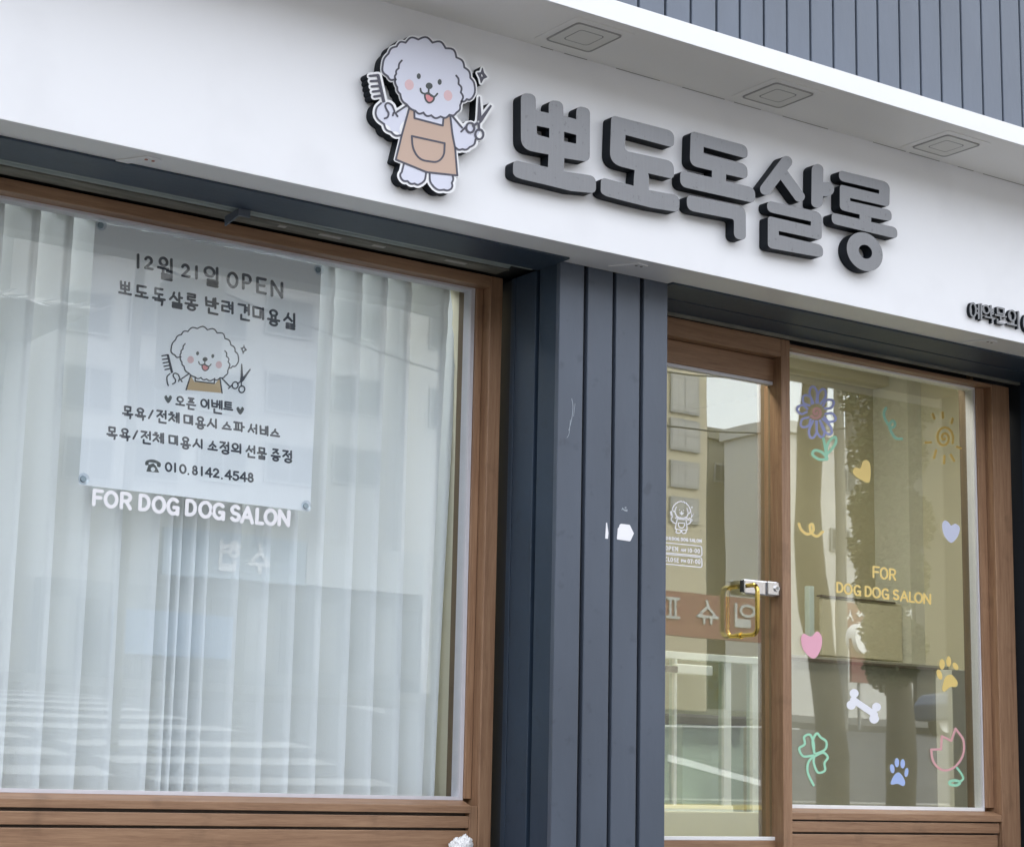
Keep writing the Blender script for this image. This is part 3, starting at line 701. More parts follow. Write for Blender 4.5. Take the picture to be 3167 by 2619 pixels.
# ------------------------------------------------------------------ big steel letters
LY = -.047
def L_(off, sc): return lambda pts: [(off[0] + p[0] * sc, off[1] + p[1] * sc) + ((p[2] * sc,) if len(p) > 2 else ()) for p in pts]
def letter(label, fills, holes, strokes=()):
    o = solid('sign_letter', [M['letter'], M['black']], LY, -LY - .002, strokes=strokes, fills=[rpoly(f) for f in fills], holes=[rpoly(h) for h in holes], step=.9, side_mat=1)
    tag(o, label, 'sign letter', 'large steel letters on the white fascia'); return o
t = L_((1550, 280), .19571)
letter('first large steel letter, three prongs over a curved bar, right beside the dog emblem',
 [t([(312, 40, 105), (545, 60, 105), (552, 318), (752, 360), (752, 150, 100), (978, 178, 100), (985, 400), (1185, 458), (1190, 245, 95), (1405, 285, 95), (1400, 1135, 110), (998, 1072), (990, 1278), (1500, 1355, 120), (1498, 1628, 90), (1100, 1590), (700, 1490), (330, 1405, 40), (185, 1350, 130), (190, 1098, 90), (740, 1215), (748, 1015), (312, 930, 190)])],
 [t([(563, 560), (762, 600), (760, 752), (563, 700, 40)]), t([(995, 655), (1188, 705), (1185, 845, 20), (995, 805)])])
t = L_((1830, 350), .18423)
letter('second large steel letter, open bracket on a short stem over a curved bar',
 [t([(330, 35, 90), (1390, 310, 130), (1380, 585, 90), (568, 368), (555, 632, 70), (1380, 812, 140), (1385, 1112, 90), (948, 1012), (965, 1085), (958, 1292), (1478, 1385, 120), (1470, 1668, 90), (1000, 1590), (560, 1480), (240, 1395, 30), (150, 1340, 110), (155, 1078, 90), (705, 1222), (708, 1090), (722, 960), (300, 850, 210)])], [])
t = L_((2070, 400), .20725)
letter('third large steel letter, bracket over a long bar with a hooked stroke below',
 [t([(320, 25, 80), (1168, 250, 120), (1168, 445, 70), (512, 265), (512, 362, 10), (1168, 530, 120), (1168, 748, 80), (848, 675), (845, 775), (1285, 880, 110), (1280, 1105, 80), (160, 855, 110), (165, 615, 70), (635, 720), (638, 620), (305, 540, 120)]),
  t([(262, 975, 80), (1140, 1155, 130), (1145, 1665, 105), (965, 1628, 85), (965, 1345, 40), (262, 1208, 115)])], [])
t = L_((2330, 460), .20725); s2 = .20725
T1 = lambda p: (2330 + p[0] * s2, 460 + p[1] * s2)
letter('fourth large steel letter, slanting legs beside an upright over a folded stroke',
 [t([(205, 772, 80), (1025, 955, 120), (1022, 1368, 70), (380, 1228), (380, 1288), (1042, 1445, 110), (1040, 1628, 70), (215, 1480, 70), (218, 1005, 50), (857, 1152, 6), (860, 1088, 6), (205, 940, 90)])], [],
 [([T1((492, 200)), T1((187, 606))], 88 * s2), ([T1((430, 360)), T1((688, 716))], 80 * s2), ([T1((958, 318)), T1((952, 798))], 87 * s2), ([T1((985, 602)), T1((1098, 607))], 107 * s2)])
t = L_((2540, 510), .20145)
ring_o = [(668 + 276 * math.cos(a), 1335 + 60 * math.cos(a) + 294 * math.sin(a)) for a in [2 * math.pi * k / 48 for k in range(48)]]
ring_i = [(678 + 103 * math.cos(a), 1335 + 22 * math.cos(a) + 106 * math.sin(a)) for a in [2 * math.pi * k / 30 for k in range(30)]]
letter('fifth and last large steel letter, folded strokes above a round ring',
 [t([(270, 82, 70), (1055, 275, 120), (1045, 648, 60), (443, 510, 8), (443, 556, 8), (1082, 700, 110), (1080, 872, 70), (768, 810), (765, 878), (1168, 965, 120), (1168, 1138, 70), (158, 902, 110), (162, 733, 60), (588, 832), (590, 765), (285, 690, 70), (285, 302, 50), (887, 447, 8), (890, 388, 8), (272, 242, 100)]), t(ring_o)], [t(ring_i)])
# ---- small letters at the right end
def small(ch, u0, v0, u1, v1, label):
    k = .08905
    o = solid('small_sign_letter', [M['letter'], M['black']], -.016, .0155, strokes=put(ch, 2980 + (u0 + u1) / 2 * k, 920 + (v0 + v1) / 2 * k, (u1 - u0) * k, (v1 - v0 - (u1 - u0) * .12) * k, .2, 2.6), step=.5, side_mat=1)
    tag(o, label, 'sign letter', 'small raised letters at the right end of the fascia')
small('예', 230, 170, 620, 760, 'small raised letter with two uprights, leftmost of the little word on the fascia')
small('약', 670, 250, 1040, 860, 'small raised letter with a ring over a hook, second of the little word')
small('문', 1110, 350, 1480, 930, 'small raised letter with a box over a bar, third of the little word')
small('의', 1540, 440, 1910, 1050, 'small raised letter with a ring beside a tall upright, fourth of the little word')
small('0', 2090, 600, 2330, 1180, 'small raised round digit cut by the right edge of the photo')

# ------------------------------------------------------------------ the dog emblem (drawn once, in picture units)
k3 = .3454
def dogart():
    P = {}
    P['head'] = scallop([(497, 568), (432, 540, .22), (388, 440, .12), (440, 338, .2), (512, 275), (593, 240), (706, 212), (832, 240), (950, 290), (1047, 372, .2), (1118, 462, .18), (1172, 555, .12), (1212, 640, .12), (1185, 738, .2), (1140, 745, .2), (1092, 765, .05),
                        (1080, 800, .2), (1048, 865, .25), (985, 885, .25), (905, 900, .25), (822, 890, .25), (752, 865, .25), (680, 850, .1), (605, 795, .15), (545, 700, .16), (518, 640, .1)])
    P['ear'] = [smooth([(558, 400), (535, 430), (530, 470)]) + scallop([(530, 470), (508, 520, -.22), (505, 572)], -.2, False), smooth([(1045, 535), (1066, 565), (1066, 610)]) + scallop([(1066, 610), (1086, 685), (1092, 765)], .22, False)]
    P['eye'] = [ell(710, 540, 18, 26), ell(897, 592, 18, 26)]
    P['nose'] = ell(803, 627, 31, 29, .3)
    P['mouth'] = [[(800, 650), (797, 690)], smooth([(725, 652), (733, 682), (762, 697), (797, 690), (822, 715), (852, 722), (876, 697)])]
    P['tongue'] = smooth([(767, 702), (770, 745), (800, 777), (836, 762), (845, 728), (800, 700)], True)
    P['cheek'] = [ell(625, 617, 40, 48, -.2), ell(972, 713, 38, 48, -.2)]
    P['apron'] = [(625, 825), (670, 835), (672, 915), (925, 982), (932, 905), (992, 892), (1012, 1060), (1036, 1185), (1056, 1428), (780, 1398), (505, 1285), (560, 1060)]
    P['bib'] = [(672, 840), (672, 915), (925, 982), (932, 880)]
    P['pocket'] = rpoly([(648, 1075), (942, 1140), (938, 1250, 60), (880, 1312, 70), (720, 1290, 80), (655, 1190, 60)])
    P['arml'] = smooth([(605, 800), (512, 862), (484, 815), (440, 780), (380, 775), (335, 815), (325, 880)]) + scallop([(345, 930), (400, 968, .2), (465, 1040, .22), (548, 1068), (590, 930)], .2, False)
    P['arml_line'] = [[(605, 800), (515, 860)], smooth([(478, 890), (492, 862), (520, 898)]), smooth([(492, 850), (470, 800), (432, 780), (410, 802), (422, 838), (440, 870), (432, 905), (405, 918)]),
                      smooth([(372, 782), (335, 820), (325, 880), (350, 930), (400, 968)]) + scallop([(400, 968), (465, 1040), (548, 1068)], -.2, False)]
    P['armr'] = [(1000, 890), (1095, 1000), (1140, 960), (1215, 1000), (1260, 1030), (1215, 1105)] + scallop([(1215, 1105), (1165, 1175), (1100, 1192), (1040, 1180)], .2, False) + [(1012, 1060)]
    P['armr_line'] = [[(1005, 890), (1098, 1000)], [(1090, 1036), (1140, 985)], scallop([(1218, 1105), (1165, 1175), (1100, 1192), (1042, 1180)], .2, False)]
    P['comb'] = [(330, 520), (358, 525), (412, 770), (385, 778)]
    P['teeth'] = [[(274, 537), (345, 530)], [(282, 584), (350, 580)], [(290, 632), (360, 625)], [(300, 678), (372, 668)], [(312, 722), (380, 712)]]
    P['blade'] = [[(1246, 722), (1258, 722), (1272, 900), (1256, 975), (1230, 965), (1238, 880)], [(1352, 795), (1366, 806), (1278, 945), (1250, 975), (1232, 962), (1268, 900)]]
    P['grip'] = [[ (1200, 985), (1250, 945)], [(1246, 950), (1250, 1020)]]
    P['rings'] = [ell(1172, 1000, 36, 44), ell(1253, 1060, 36, 44)]
    P['feet'] = [smooth([(575, 1330), (560, 1390)]) + scallop([(560, 1395), (550, 1450), (610, 1478), (672, 1500), (730, 1500, .1)], -.2, False) + smooth([(735, 1498), (765, 1465), (776, 1395)]),
                 smooth([(808, 1400), (812, 1480), (845, 1530)]) + scallop([(845, 1530), (935, 1555), (1000, 1548), (1005, 1495), (1010, 1425)], -.16, False)]
    P['spark'] = [(1280, 468), (1292, 512), (1320, 548), (1288, 562), (1268, 600), (1258, 556), (1236, 512), (1268, 508)]
    return P
A = dogart()
def dogsign():
    T = lambda pts: [(1050 + p[0] * k3, 50 + p[1] * k3) for p in pts]
    DY = -.040; r_ = 8.5 * k3
    root = empty('dog_emblem_sign', 'raised emblem of a fluffy white dog in a tan apron holding a comb and scissors', 'sign', loc=(0, 0, 0))
    fills = [T(A['head']), T(A['apron']), T(A['arml']), T(A['armr']), T(A['comb'])] + [T(x) for x in A['blade'] + A['rings'] + A['feet']]
    strokes = [(T(x), 10 * k3) for x in A['teeth'] + A['grip']] + [(T(x), r_) for x in A['feet'] + A['arml_line'] + A['armr_line']]
    solid('backing_plate', [M['dogedge'], M['black']], DY, -DY - .002, strokes, fills, parent=root, step=1.0, grow=20 * k3, side_mat=1)
    y = lambda i: DY - .0004 * i
    flat = lambda n, m_, i, **kw: solid(n, [M[m_], M[m_]], y(i), .0003, parent=root, step=.55, **kw)
    for n_, f_ in (('arm', 'arml'), ('arm', 'armr')): flat(n_, 'dogwhite', 1, fills=[T(A[f_])])
    for f_ in A['feet']: flat('foot_fill', 'dogwhite', 1, fills=[T(f_)])
    flat('apron', 'apron', 2, fills=[T(A['apron'])])
    flat('bib', 'dogwhite', 3, fills=[T(A['bib'])])
    flat('apron_outline', 'dogline', 4, strokes=[(T(A['apron'] + A['apron'][:1]), r_), (T(A['pocket'] + A['pocket'][:1]), r_)])
    hd = flat('head', 'dogwhite', 5, fills=[T(A['head'])])
    flat('arm_outline', 'dogline', 4, strokes=[(T(x), r_) for x in A['arml_line']]); flat('arm_outline', 'dogline', 4, strokes=[(T(x), r_) for x in A['armr_line']])
    flat('foot', 'dogline', 3, strokes=[(T(A['feet'][0]), r_)]); flat('foot', 'dogline', 3, strokes=[(T(A['feet'][1]), r_)])
    flat('comb', 'dogline', 6, fills=[T(A['comb'])], strokes=[(T(x), 10.5 * k3) for x in A['teeth']])
    flat('scissors', 'dogline', 6, fills=[T(x) for x in A['blade']], strokes=[(T(x), 11 * k3) for x in A['grip']] + [(T(x + x[:1]), 9.5 * k3) for x in A['rings']], holes=[T(ell(1245, 945, 9, 10))])
    flat('head_outline', 'dogline', 6, strokes=[(T(A['head'] + A['head'][:1]), r_)])
    for e in A['ear']: flat('ear_line', 'dogline', 6, strokes=[(T(e), r_)])
    for e in A['eye']: flat('eye', 'nose', 6, fills=[T(e)])
    for e in A['cheek']: flat('cheek', 'cheek', 6, fills=[T(e)])
    flat('nose', 'nose', 6, fills=[T(A['nose'])])
    flat('tongue', 'tongue', 6, fills=[T(A['tongue'])])
    flat('mouth', 'nose', 7, strokes=[(T(x), 8 * k3) for x in A['mouth']] + [(T(A['tongue'] + A['tongue'][:1]), 8 * k3)])
    sp_ = empty('sparkle_sign', 'small raised four pointed sparkle plate beside the dog emblem ear', 'sign')
    solid('backing_plate', [M['dogedge'], M['black']], DY, -DY - .002, fills=[T(A['spark'])], parent=sp_, step=.6, grow=19 * k3, side_mat=1)
    solid('star', [M['dogline'], M['dogline']], y(1), .0003, fills=[T(A['spark'])], holes=[T([(1275, 512), (1286, 538), (1276, 560), (1264, 530)])], grow=4 * k3, parent=sp_, step=.45)
dogsign()

# ------------------------------------------------------------------ poster inside the window
PY = GLY + .012
pz = .42857
pa = lambda u, v: (200 + u * pz, 650 + v * pz)
pb = lambda u, v: (200 + u * pz, 1180 + v * pz)
po = empty('poster', 'pale opening poster with handwritten lines and a dog drawing, hung inside the left window', 'poster')
quad = [pa(222, 85), pa(1853, 400), pb(1772, 937), pb(100, 742)]
solid('sheet', [M['paper'], M['paper']], PY, .0006, fills=[quad], parent=po, step=4.0, back=True)
def line(items, f, sl, r, name='lettering', m_='ink', Y=PY - .0006, par=None, step=.5, th=.0004, lean=0):
    st = []
    for ch, u, v, w_, h_ in items:
        c = f(u, v); st += put(ch, c[0], c[1], w_ * pz, h_ * pz, sl, r * pz, lean)
    return solid(name, [M[m_], M[m_]], Y, th, strokes=st, parent=par or po, step=step)
line([('1', 530, 368, 20, 90), ('2', 607, 382, 52, 82), ('월', 724, 422, 96, 148), ('2', 873, 437, 52, 82), ('1', 951, 450, 20, 82), ('일', 1058, 478, 96, 132), ('O', 1212, 505, 66, 100), ('P', 1315, 520, 52, 100), ('E', 1420, 546, 58, 100), ('N', 1532, 572, 72, 102)], pa, .2, 10)
line([(c, u, v, w_, h_) for c, u, v, w_, h_ in (('뽀', 436, 562, 84, 82), ('도', 556, 588, 84, 76), ('독', 680, 624, 84, 112), ('살', 803, 648, 88, 108), ('롱', 915, 664, 84, 112), ('반', 1063, 690, 88, 112), ('려', 1176, 700, 80, 76), ('견', 1294, 735, 80, 112), ('미', 1398, 742, 76, 76), ('용', 1508, 777, 80, 108), ('실', 1622, 798, 78, 108))], pa, .19, 8.3)
line([('오', 834, 1376, 58, 58), ('픈', 913, 1397, 60, 78), ('이', 1013, 1396, 58, 60), ('벤', 1098, 1418, 72, 92), ('트', 1180, 1414, 60, 54)], pa, .15, 6.6)
line([('목', 455, 222, 68, 80), ('욕', 547, 234, 68, 80), ('/', 622, 236, 28, 58), ('전', 700, 253, 66, 86), ('체', 788, 257, 72, 68), ('미', 893, 275, 62, 60), ('용', 980, 298, 64, 82), ('시', 1063, 300, 66, 60), ('스', 1170, 320, 60, 50), ('파', 1258, 325, 72, 60), ('서', 1356, 340, 62, 62), ('비', 1440, 353, 56, 62), ('스', 1518, 370, 60, 50)], pb, .14, 7)
line([('목', 342, 371, 68, 80), ('욕', 435, 382, 68, 80), ('/', 510, 384, 28, 58), ('전', 587, 403, 66, 86), ('체', 675, 404, 72, 68), ('미', 785, 421, 62, 60), ('용', 873, 443, 64, 80), ('시', 960, 446, 66, 60), ('소', 1068, 462, 62, 58), ('정', 1154, 478, 62, 82), ('의', 1237, 480, 62, 62), ('선', 1342, 504, 62, 82), ('물', 1423, 518, 60, 76), ('증', 1523, 530, 60, 80), ('정', 1607, 540, 62, 82)], pb, .135, 7)
line([('0', 750, 616, 42, 58), ('1', 797, 620, 20, 58), ('0', 853, 630, 42, 58), ('.', 893, 640, 20, 58), ('8', 940, 640, 32, 58), ('1', 990, 646, 20, 58), ('4', 1040, 654, 44, 62), ('2', 1093, 660, 38, 58), ('.', 1135, 672, 20, 58), ('4', 1182, 672, 44, 62), ('5', 1236, 680, 40, 58), ('4', 1290, 686, 44, 62), ('8', 1342, 692, 34, 58)], pb, .12, 7)
for u, v in ((747, 1362), (1267, 1445)):
    hp = smooth([(u, v - 8), (u + 14, v - 26), (u + 27, v - 12), (u + 18, v + 12), (u, v + 30), (u - 18, v + 10), (u - 27, v - 14), (u - 14, v - 27)], True)
    solid('heart', [M['nose'], M['nose']], PY - .0006, .0004, fills=[[pa(*p) for p in hp]], parent=po, step=.5)
tel = smooth([(582, 600), (590, 570), (640, 562), (690, 585), (690, 615), (668, 612), (660, 590), (610, 582), (606, 600)], True)
base = [(605, 600), (640, 588), (662, 612), (682, 656), (590, 648)]
solid('telephone_icon', [M['nose'], M['nose']], PY - .0006, .0004, fills=[[pb(*p) for p in tel], [pb(*p) for p in base]], holes=[[pb(*p) for p in ell(637, 632, 16, 16)]], parent=po, step=.5)
# dog of the poster: same drawing, mapped from the emblem
def mapdog(f, sx, sy, ox, oy, shx, shy, pts): return [f(ox + sx * (p[0] - 800) + shx * (p[1] - 560), oy + sy * (p[1] - 560) + shy * (p[0] - 800)) for p in pts]
def pd(pts): return mapdog(pa, .588, .545, 1012, 1040, .0, -.045, pts)
solid('dog_head', [M['paper'], M['paper']], PY - .0010, .0003, fills=[pd(A['head'])], parent=po, step=.6)
ap = [(625, 825), (670, 835), (672, 915), (925, 982), (932, 905), (992, 892), (1010, 1045), (565, 1030)]
ap = [(625, 825), (672, 915), (925, 960), (985, 892), (1012, 1090), (570, 1010)]
solid('dog_apron', [M['apron2'], M['apron2']], PY - .0006, .0004, fills=[pd(ap)], parent=po, step=.6)
solid('dog_bib', [M['paper'], M['paper']], PY - .0008, .0003, fills=[pd([(680, 840), (682, 905), (915, 955), (920, 880)])], parent=po, step=.6)
rr_ = 4.6 * pz
solid('dog_outline', [M['ink'], M['ink']], PY - .0013, .0003, parent=po, step=.5,
      strokes=[(pd(A['head'] + A['head'][:1]), rr_)] + [(pd(e), rr_) for e in A['ear']] + [(pd(x), rr_) for x in A['arml_line'][:3] + A['armr_line'][:2] + A['teeth'] + A['grip']] + [(pd(x + x[:1]), rr_) for x in A['rings']] +
      [(pd([(570, 1010), (625, 825)]), rr_), (pd([(985, 892), (1012, 1090)]), rr_), (pd([(680, 850), (682, 905), (915, 955), (920, 890)]), rr_), (pd(smooth([(372, 782), (335, 820), (340, 900), (352, 935)])), rr_)],
      fills=[pd(A['comb'])] + [pd(x) for x in A['blade']])
solid('dog_face', [M['nose'], M['nose']], PY - .0013, .0003, parent=po, step=.45, fills=[pd(A['nose'])] + [pd(e) for e in A['eye']], strokes=[(pd(x), 4 * pz) for x in A['mouth']] + [(pd(A['tongue'] + A['tongue'][:1]), 4 * pz)])
for e in A['cheek']: solid('dog_cheek', [M['cheek'], M['cheek']], PY - .0013, .0003, parent=po, step=.5, fills=[pd(e)])
solid('dog_tongue', [M['tongue'], M['tongue']], PY - .0012, .0003, parent=po, step=.45, fills=[pd(A['tongue'])])
solid('sparkle', [M['ink'], M['ink']], PY - .0010, .0003, parent=po, step=.4, fills=[pd(A['spark'])], holes=[pd(ell(1276, 535, 12, 18))])
# suction cups
for (c, lab) in ((pa(258, 110), 'clear suction cup at the top left corner of the poster'), (pa(1828, 432), 'clear suction cup at the top right corner of the poster'), (pb(132, 703), 'clear suction cup at the bottom left corner of the poster'), (pb(1738, 897), 'clear suction cup at the bottom right corner of the poster')):
    x, z = at(c[0], c[1], PY); e = empty('suction_cup', lab, 'suction cup', 'suction cups holding the poster', (x, PY, z))
    q = MB(); n = 24
    prof = [(.0185, -.0065), (.0175, -.0055), (.011, -.0035), (.0085, -.001)]
    vs = [(r * math.cos(2 * math.pi * k / n), y, r * math.sin(2 * math.pi * k / n)) for r, y in prof for k in range(n)]
    fs = [(i * n + k, i * n + (k + 1) % n, (i + 1) * n + (k + 1) % n, (i + 1) * n + k) for i in range(3) for k in range(n)]
    q.add(vs, fs, 0, True); q.build('cup', M['cupclear'], e)
    q = MB(); q.tube([(0, -.006, 0), (0, .0, 0), (0, .008, 0)], [.0085, .010, .007], 16); q.build('knob', M['cupknob'], e)
# ------------------------------------------------------------------ white words on the window
WY = GLY - .0007
e = empty('window_lettering', 'bold white vinyl words on the left window just below the poster', 'lettering')
for ch, u, v, w_, h_ in (('F', 240, 838, 56, 100), ('O', 335, 850, 82, 104), ('R', 443, 860, 64, 104), ('D', 577, 873, 64, 100), ('O', 680, 888, 80, 104), ('G', 783, 900, 74, 104), ('D', 913, 910, 62, 100), ('O', 1016, 923, 80, 104), ('G', 1112, 936, 74, 104), ('S', 1232, 950, 60, 100), ('A', 1318, 961, 76, 104), ('L', 1409, 972, 42, 98), ('O', 1486, 977, 76, 100), ('N', 1583, 984, 66, 98)):
    c = pb(u, v); solid('letter', [M['vinyl'], M['vinyl']], WY, .0005, strokes=put(ch, c[0], c[1], w_ * pz, h_ * pz, .11, 13 * pz, .05), parent=e, step=.6)

# ------------------------------------------------------------------ decals on the door glass
kd = .14967
fd = lambda u, v: (2040 + u * kd, 1520 + v * kd)
e = empty('door_decal', 'white line decal of the dog with opening hours, on the door glass beside the pillar', 'decal')
def dd(pts): return [fd(265 + .449 * (p[0] - 380), 225 + .495 * (p[1] - 212) - .085 * (p[0] - 380) + 18) for p in pts]
rl = 11 * kd
VN = [M['vinyl'], M['vinyl']]
solid('dog_outline', VN, WY, .0005, parent=e, step=.35, strokes=[(dd(A['head'] + A['head'][:1]), rl), (dd(A['apron'] + A['apron'][:1]), rl), (dd(A['pocket'] + A['pocket'][:1]), rl)] + [(dd(x), rl) for x in A['ear'] + A['feet'] + A['mouth'] + A['armr_line'] + A['arml_line'][:1] + A['arml_line'][3:]] + [(dd(x + x[:1]), rl * .7) for x in A['rings']] + [(dd([(672, 915), (925, 982)]), rl)],
      fills=[dd(A['comb']), dd([(262, 525), (345, 520), (395, 720), (310, 735)])] + [dd(x) for x in A['blade']] + [dd(x) for x in A['eye'] + [A['nose'], A['tongue'], A['spark']]])
def dtext(n, items, sl=.085, r=9.2):
    st = []
    for ch, u, v, w_, h_ in items: st += put(ch, *fd(u, v), w_ * kd, h_ * kd, sl, r * kd)
    solid(n, VN, WY, .0005, strokes=st, parent=e, step=.28)
dtext('lettering', [(c, u, 962 + (u - 150) * .08, w_, 58) for c, u, w_ in (('F', 90, 30), ('O', 152, 36), ('R', 212, 30), ('D', 276, 32), ('O', 330, 38), ('G', 386, 34), ('D', 462, 32), ('O', 514, 38), ('G', 570, 34), ('S', 640, 30), ('A', 690, 34), ('L', 738, 24), ('O', 788, 38), ('N', 846, 34))])
for y_, txt in ((1055, (('O', 148, 1165, 42, 76), ('P', 215, 1172, 38, 76), ('E', 285, 1180, 38, 76), ('N', 353, 1186, 42, 76), ('A', 462, 1204, 40, 48), ('M', 520, 1210, 38, 48), ('1', 592, 1212, 20, 76), ('0', 645, 1216, 38, 76), (':', 694, 1226, 20, 46), ('0', 746, 1222, 38, 76), ('0', 808, 1228, 38, 76))),
                (1288, (('C', 140, 1392, 38, 76), ('L', 196, 1398, 28, 76), ('O', 250, 1404, 42, 76), ('S', 318, 1412, 34, 76), ('E', 376, 1420, 32, 76), ('P', 466, 1428, 32, 48), ('M', 522, 1434, 38, 48), ('0', 602, 1436, 38, 76), ('7', 658, 1440, 36, 76), (':', 706, 1450, 20, 46), ('0', 758, 1446, 38, 76), ('0', 818, 1450, 38, 76)))):
    H_ = 205; c = rpoly([(-60, y_ - 18), (868, y_ + 72, 50), (878, y_ + 72 + H_, 50), (-60, y_ - 18 + H_)])
    solid('hours_box', VN, WY, .0005, strokes=[([fd(*p) for p in c], 11 * kd)], parent=e, step=.3)
    dtext('lettering', txt)

# ------------------------------------------------------------------ stickers on the display window
ka, kb = .46066, .52897
fa = lambda p: (2400 + p[0] * ka, 1000 + p[1] * ka)
fb = lambda p: (2400 + p[0] * kb, 1700 + p[1] * kb)
def sticker(name, label, f, m_, strokes=(), fills=(), holes=(), k=kb, group=None, parent=None, step=.6):
    o = solid(name, [M[m_], M[m_]], WY, .0005, strokes=[([f(p) for p in s], r * k) for s, r in strokes], fills=[[f(p) for p in s] for s in fills], holes=[[f(p) for p in s] for s in holes], parent=parent, step=step)
    if label: tag(o, label, 'sticker', group)
    return o
fl = empty('flower_sticker', 'outlined blue flower sticker with a pink centre at the top left of the right window', 'sticker')
pet = []
for tx, ty in ((245, 425), (322, 442), (385, 522), (400, 645), (368, 742), (310, 762), (240, 768), (172, 690), (142, 572), (188, 486)):
    c = np.array((270., 595.)); d = np.array((tx, ty)) - c; L = np.hypot(*d); d /= L; n_ = np.array((-d[1], d[0]))
    wd = 30 if L < 150 else 26
    pts = [c + d * 62 + n_ * 10, c + d * (L * .72) + n_ * wd, c + d * (L - 8) + n_ * wd * .55, c + d * L, c + d * (L - 8) - n_ * wd * .55, c + d * (L * .72) - n_ * wd, c + d * 62 - n_ * 10]
    pet.append((smooth([tuple(p) for p in pts]), 7.5))
sticker('petal_outline', None, fa, 'st_blue', strokes=pet, k=ka, parent=fl)
spi = [(270 + (6 + 2.1 * k) * math.cos(k * .55), 597 + (7 + 2.3 * k) * math.sin(k * .55)) for k in range(17)]
sticker('spiral_centre', None, fa, 'st_rose', strokes=[(spi, 9)], k=ka, parent=fl)
sticker('stem', None, fa, 'st_green', strokes=[(smooth([(318, 770), (330, 830), (343, 912)]), 9), (smooth([(343, 912), (290, 912), (246, 880), (262, 852), (310, 866), (343, 905)]), 9), (smooth([(334, 872), (352, 800), (395, 762), (402, 800), (370, 850), (336, 880)]), 9)], k=ka, parent=fl)
sticker('squiggle_sticker', 'thin green curly squiggle sticker near the top of the right window', fa, 'st_green2', [(smooth([(738, 568), (724, 610), (742, 660), (778, 700), (800, 678), (784, 654), (762, 684), (776, 732), (806, 770), (845, 775)]), 9)], k=ka)
sun_sp = [(1130 + (5 + 2.4 * k) * math.cos(.5 * k + 1), 768 + (6 + 3.2 * k) * math.sin(.5 * k + 1)) for k in range(25)]
sticker('sun_sticker', 'dull yellow spiral sun sticker with short rays at the upper right of the right window', fa, 'st_ochre', [(sun_sp, 7.5)] + [([p, q_], 7.5) for p, q_ in (((1005, 800), (1040, 798)), ((1075, 852), (1062, 902)), ((1131, 890), (1129, 938)), ((1175, 882), (1196, 922)), ((1216, 828), (1240, 838)), ((1053, 608), (1064, 638)), ((1119, 598), (1121, 634)), ((1186, 640), (1180, 668)))], k=ka)
sticker('heart_sticker', 'yellow heart sticker tilted to one side under the green leaves of the flower', fa, 'st_yellow', fills=[smooth([(518, 985), (536, 966), (566, 972), (584, 928), (612, 918), (634, 955), (626, 1066), (560, 1042), (522, 1012)], True)], k=ka, group='heart stickers on the right window')
sticker('squiggle_sticker', 'yellow looped squiggle sticker at the left edge of the right window', fa, 'st_yellow', [(smooth([(155, 1345), (170, 1385), (212, 1414), (250, 1392), (246, 1350), (228, 1356), (236, 1402), (275, 1428), (314, 1398)]), 9)], k=ka)
sticker('heart_sticker', 'pale lavender heart sticker at the right edge of the right window', fa, 'st_lav', fills=[smooth([(1116, 1350), (1135, 1322), (1162, 1338), (1176, 1356), (1205, 1344), (1234, 1372), (1220, 1430), (1176, 1472), (1128, 1420)], True)], k=ka, group='heart stickers on the right window')
e = empty('yellow_lettering', 'yellow vinyl words in two lines across the middle of the right window', 'lettering')
for ch, u, v, w_, h_ in (('F', 586, 130, 32, 60), ('O', 632, 137, 40, 62), ('R', 682, 144, 32, 60), ('D', 374, 220, 32, 54), ('O', 422, 229, 42, 56), ('G', 476, 237, 36, 56), ('D', 540, 243, 32, 54), ('O', 588, 250, 42, 56), ('G', 640, 257, 36, 56), ('S', 702, 262, 32, 54), ('A', 750, 270, 40, 56), ('L', 795, 276, 24, 54), ('O', 834, 280, 42, 56), ('N', 884, 286, 36, 54)):
    c = fb((u, v)); solid('letter', [M['st_yellow'], M['st_yellow']], WY, .0005, strokes=put(ch, c[0], c[1], w_ * kb, h_ * kb, .12, 5.6 * kb), parent=e, step=.5)
sticker('heart_sticker', 'bright pink heart sticker at the left edge of the right window', fb, 'st_pink', fills=[smooth([(146, 525), (162, 490), (205, 506), (240, 477), (268, 510), (262, 580), (222, 635), (165, 592)], True)], group='heart stickers on the right window')
sticker('paw_sticker', 'yellow paw print sticker at the right of the right window, above the tulip', fb, 'st_yellow', fills=[smooth([(990, 745), (1020, 728), (1042, 742), (1063, 775), (1052, 800), (1018, 802), (985, 828), (972, 808)], True), ell(971, 668, 16, 31), ell(1010, 652, 14, 31), ell(1050, 680, 14, 24, -.5), ell(956, 728, 15, 31, -.3)], group='paw stickers on the right window')
sticker('bone_sticker', 'white dog bone sticker low in the middle of the right window', fb, 'st_white', [([(452, 876), (578, 962)], 19), ([(457, 838)], 26), ([(440, 906)], 27), ([(588, 918)], 26), ([(574, 986)], 28)])
sticker('clover_sticker', 'mint green outlined clover sticker at the lower left of the right window', fb, 'st_green', [(smooth([(218, 1200), (160, 1205), (136, 1160), (168, 1135), (165, 1092), (200, 1080), (220, 1130), (222, 1180)]), 6.5), (smooth([(226, 1188), (214, 1120), (238, 1072), (262, 1095), (294, 1120), (288, 1165), (236, 1190)]), 6.5), (smooth([(228, 1205), (276, 1184), (303, 1212), (284, 1245), (286, 1288), (246, 1300), (222, 1250), (222, 1212)]), 6.5), (smooth([(220, 1205), (190, 1240), (186, 1300), (220, 1374)]), 6.5)])
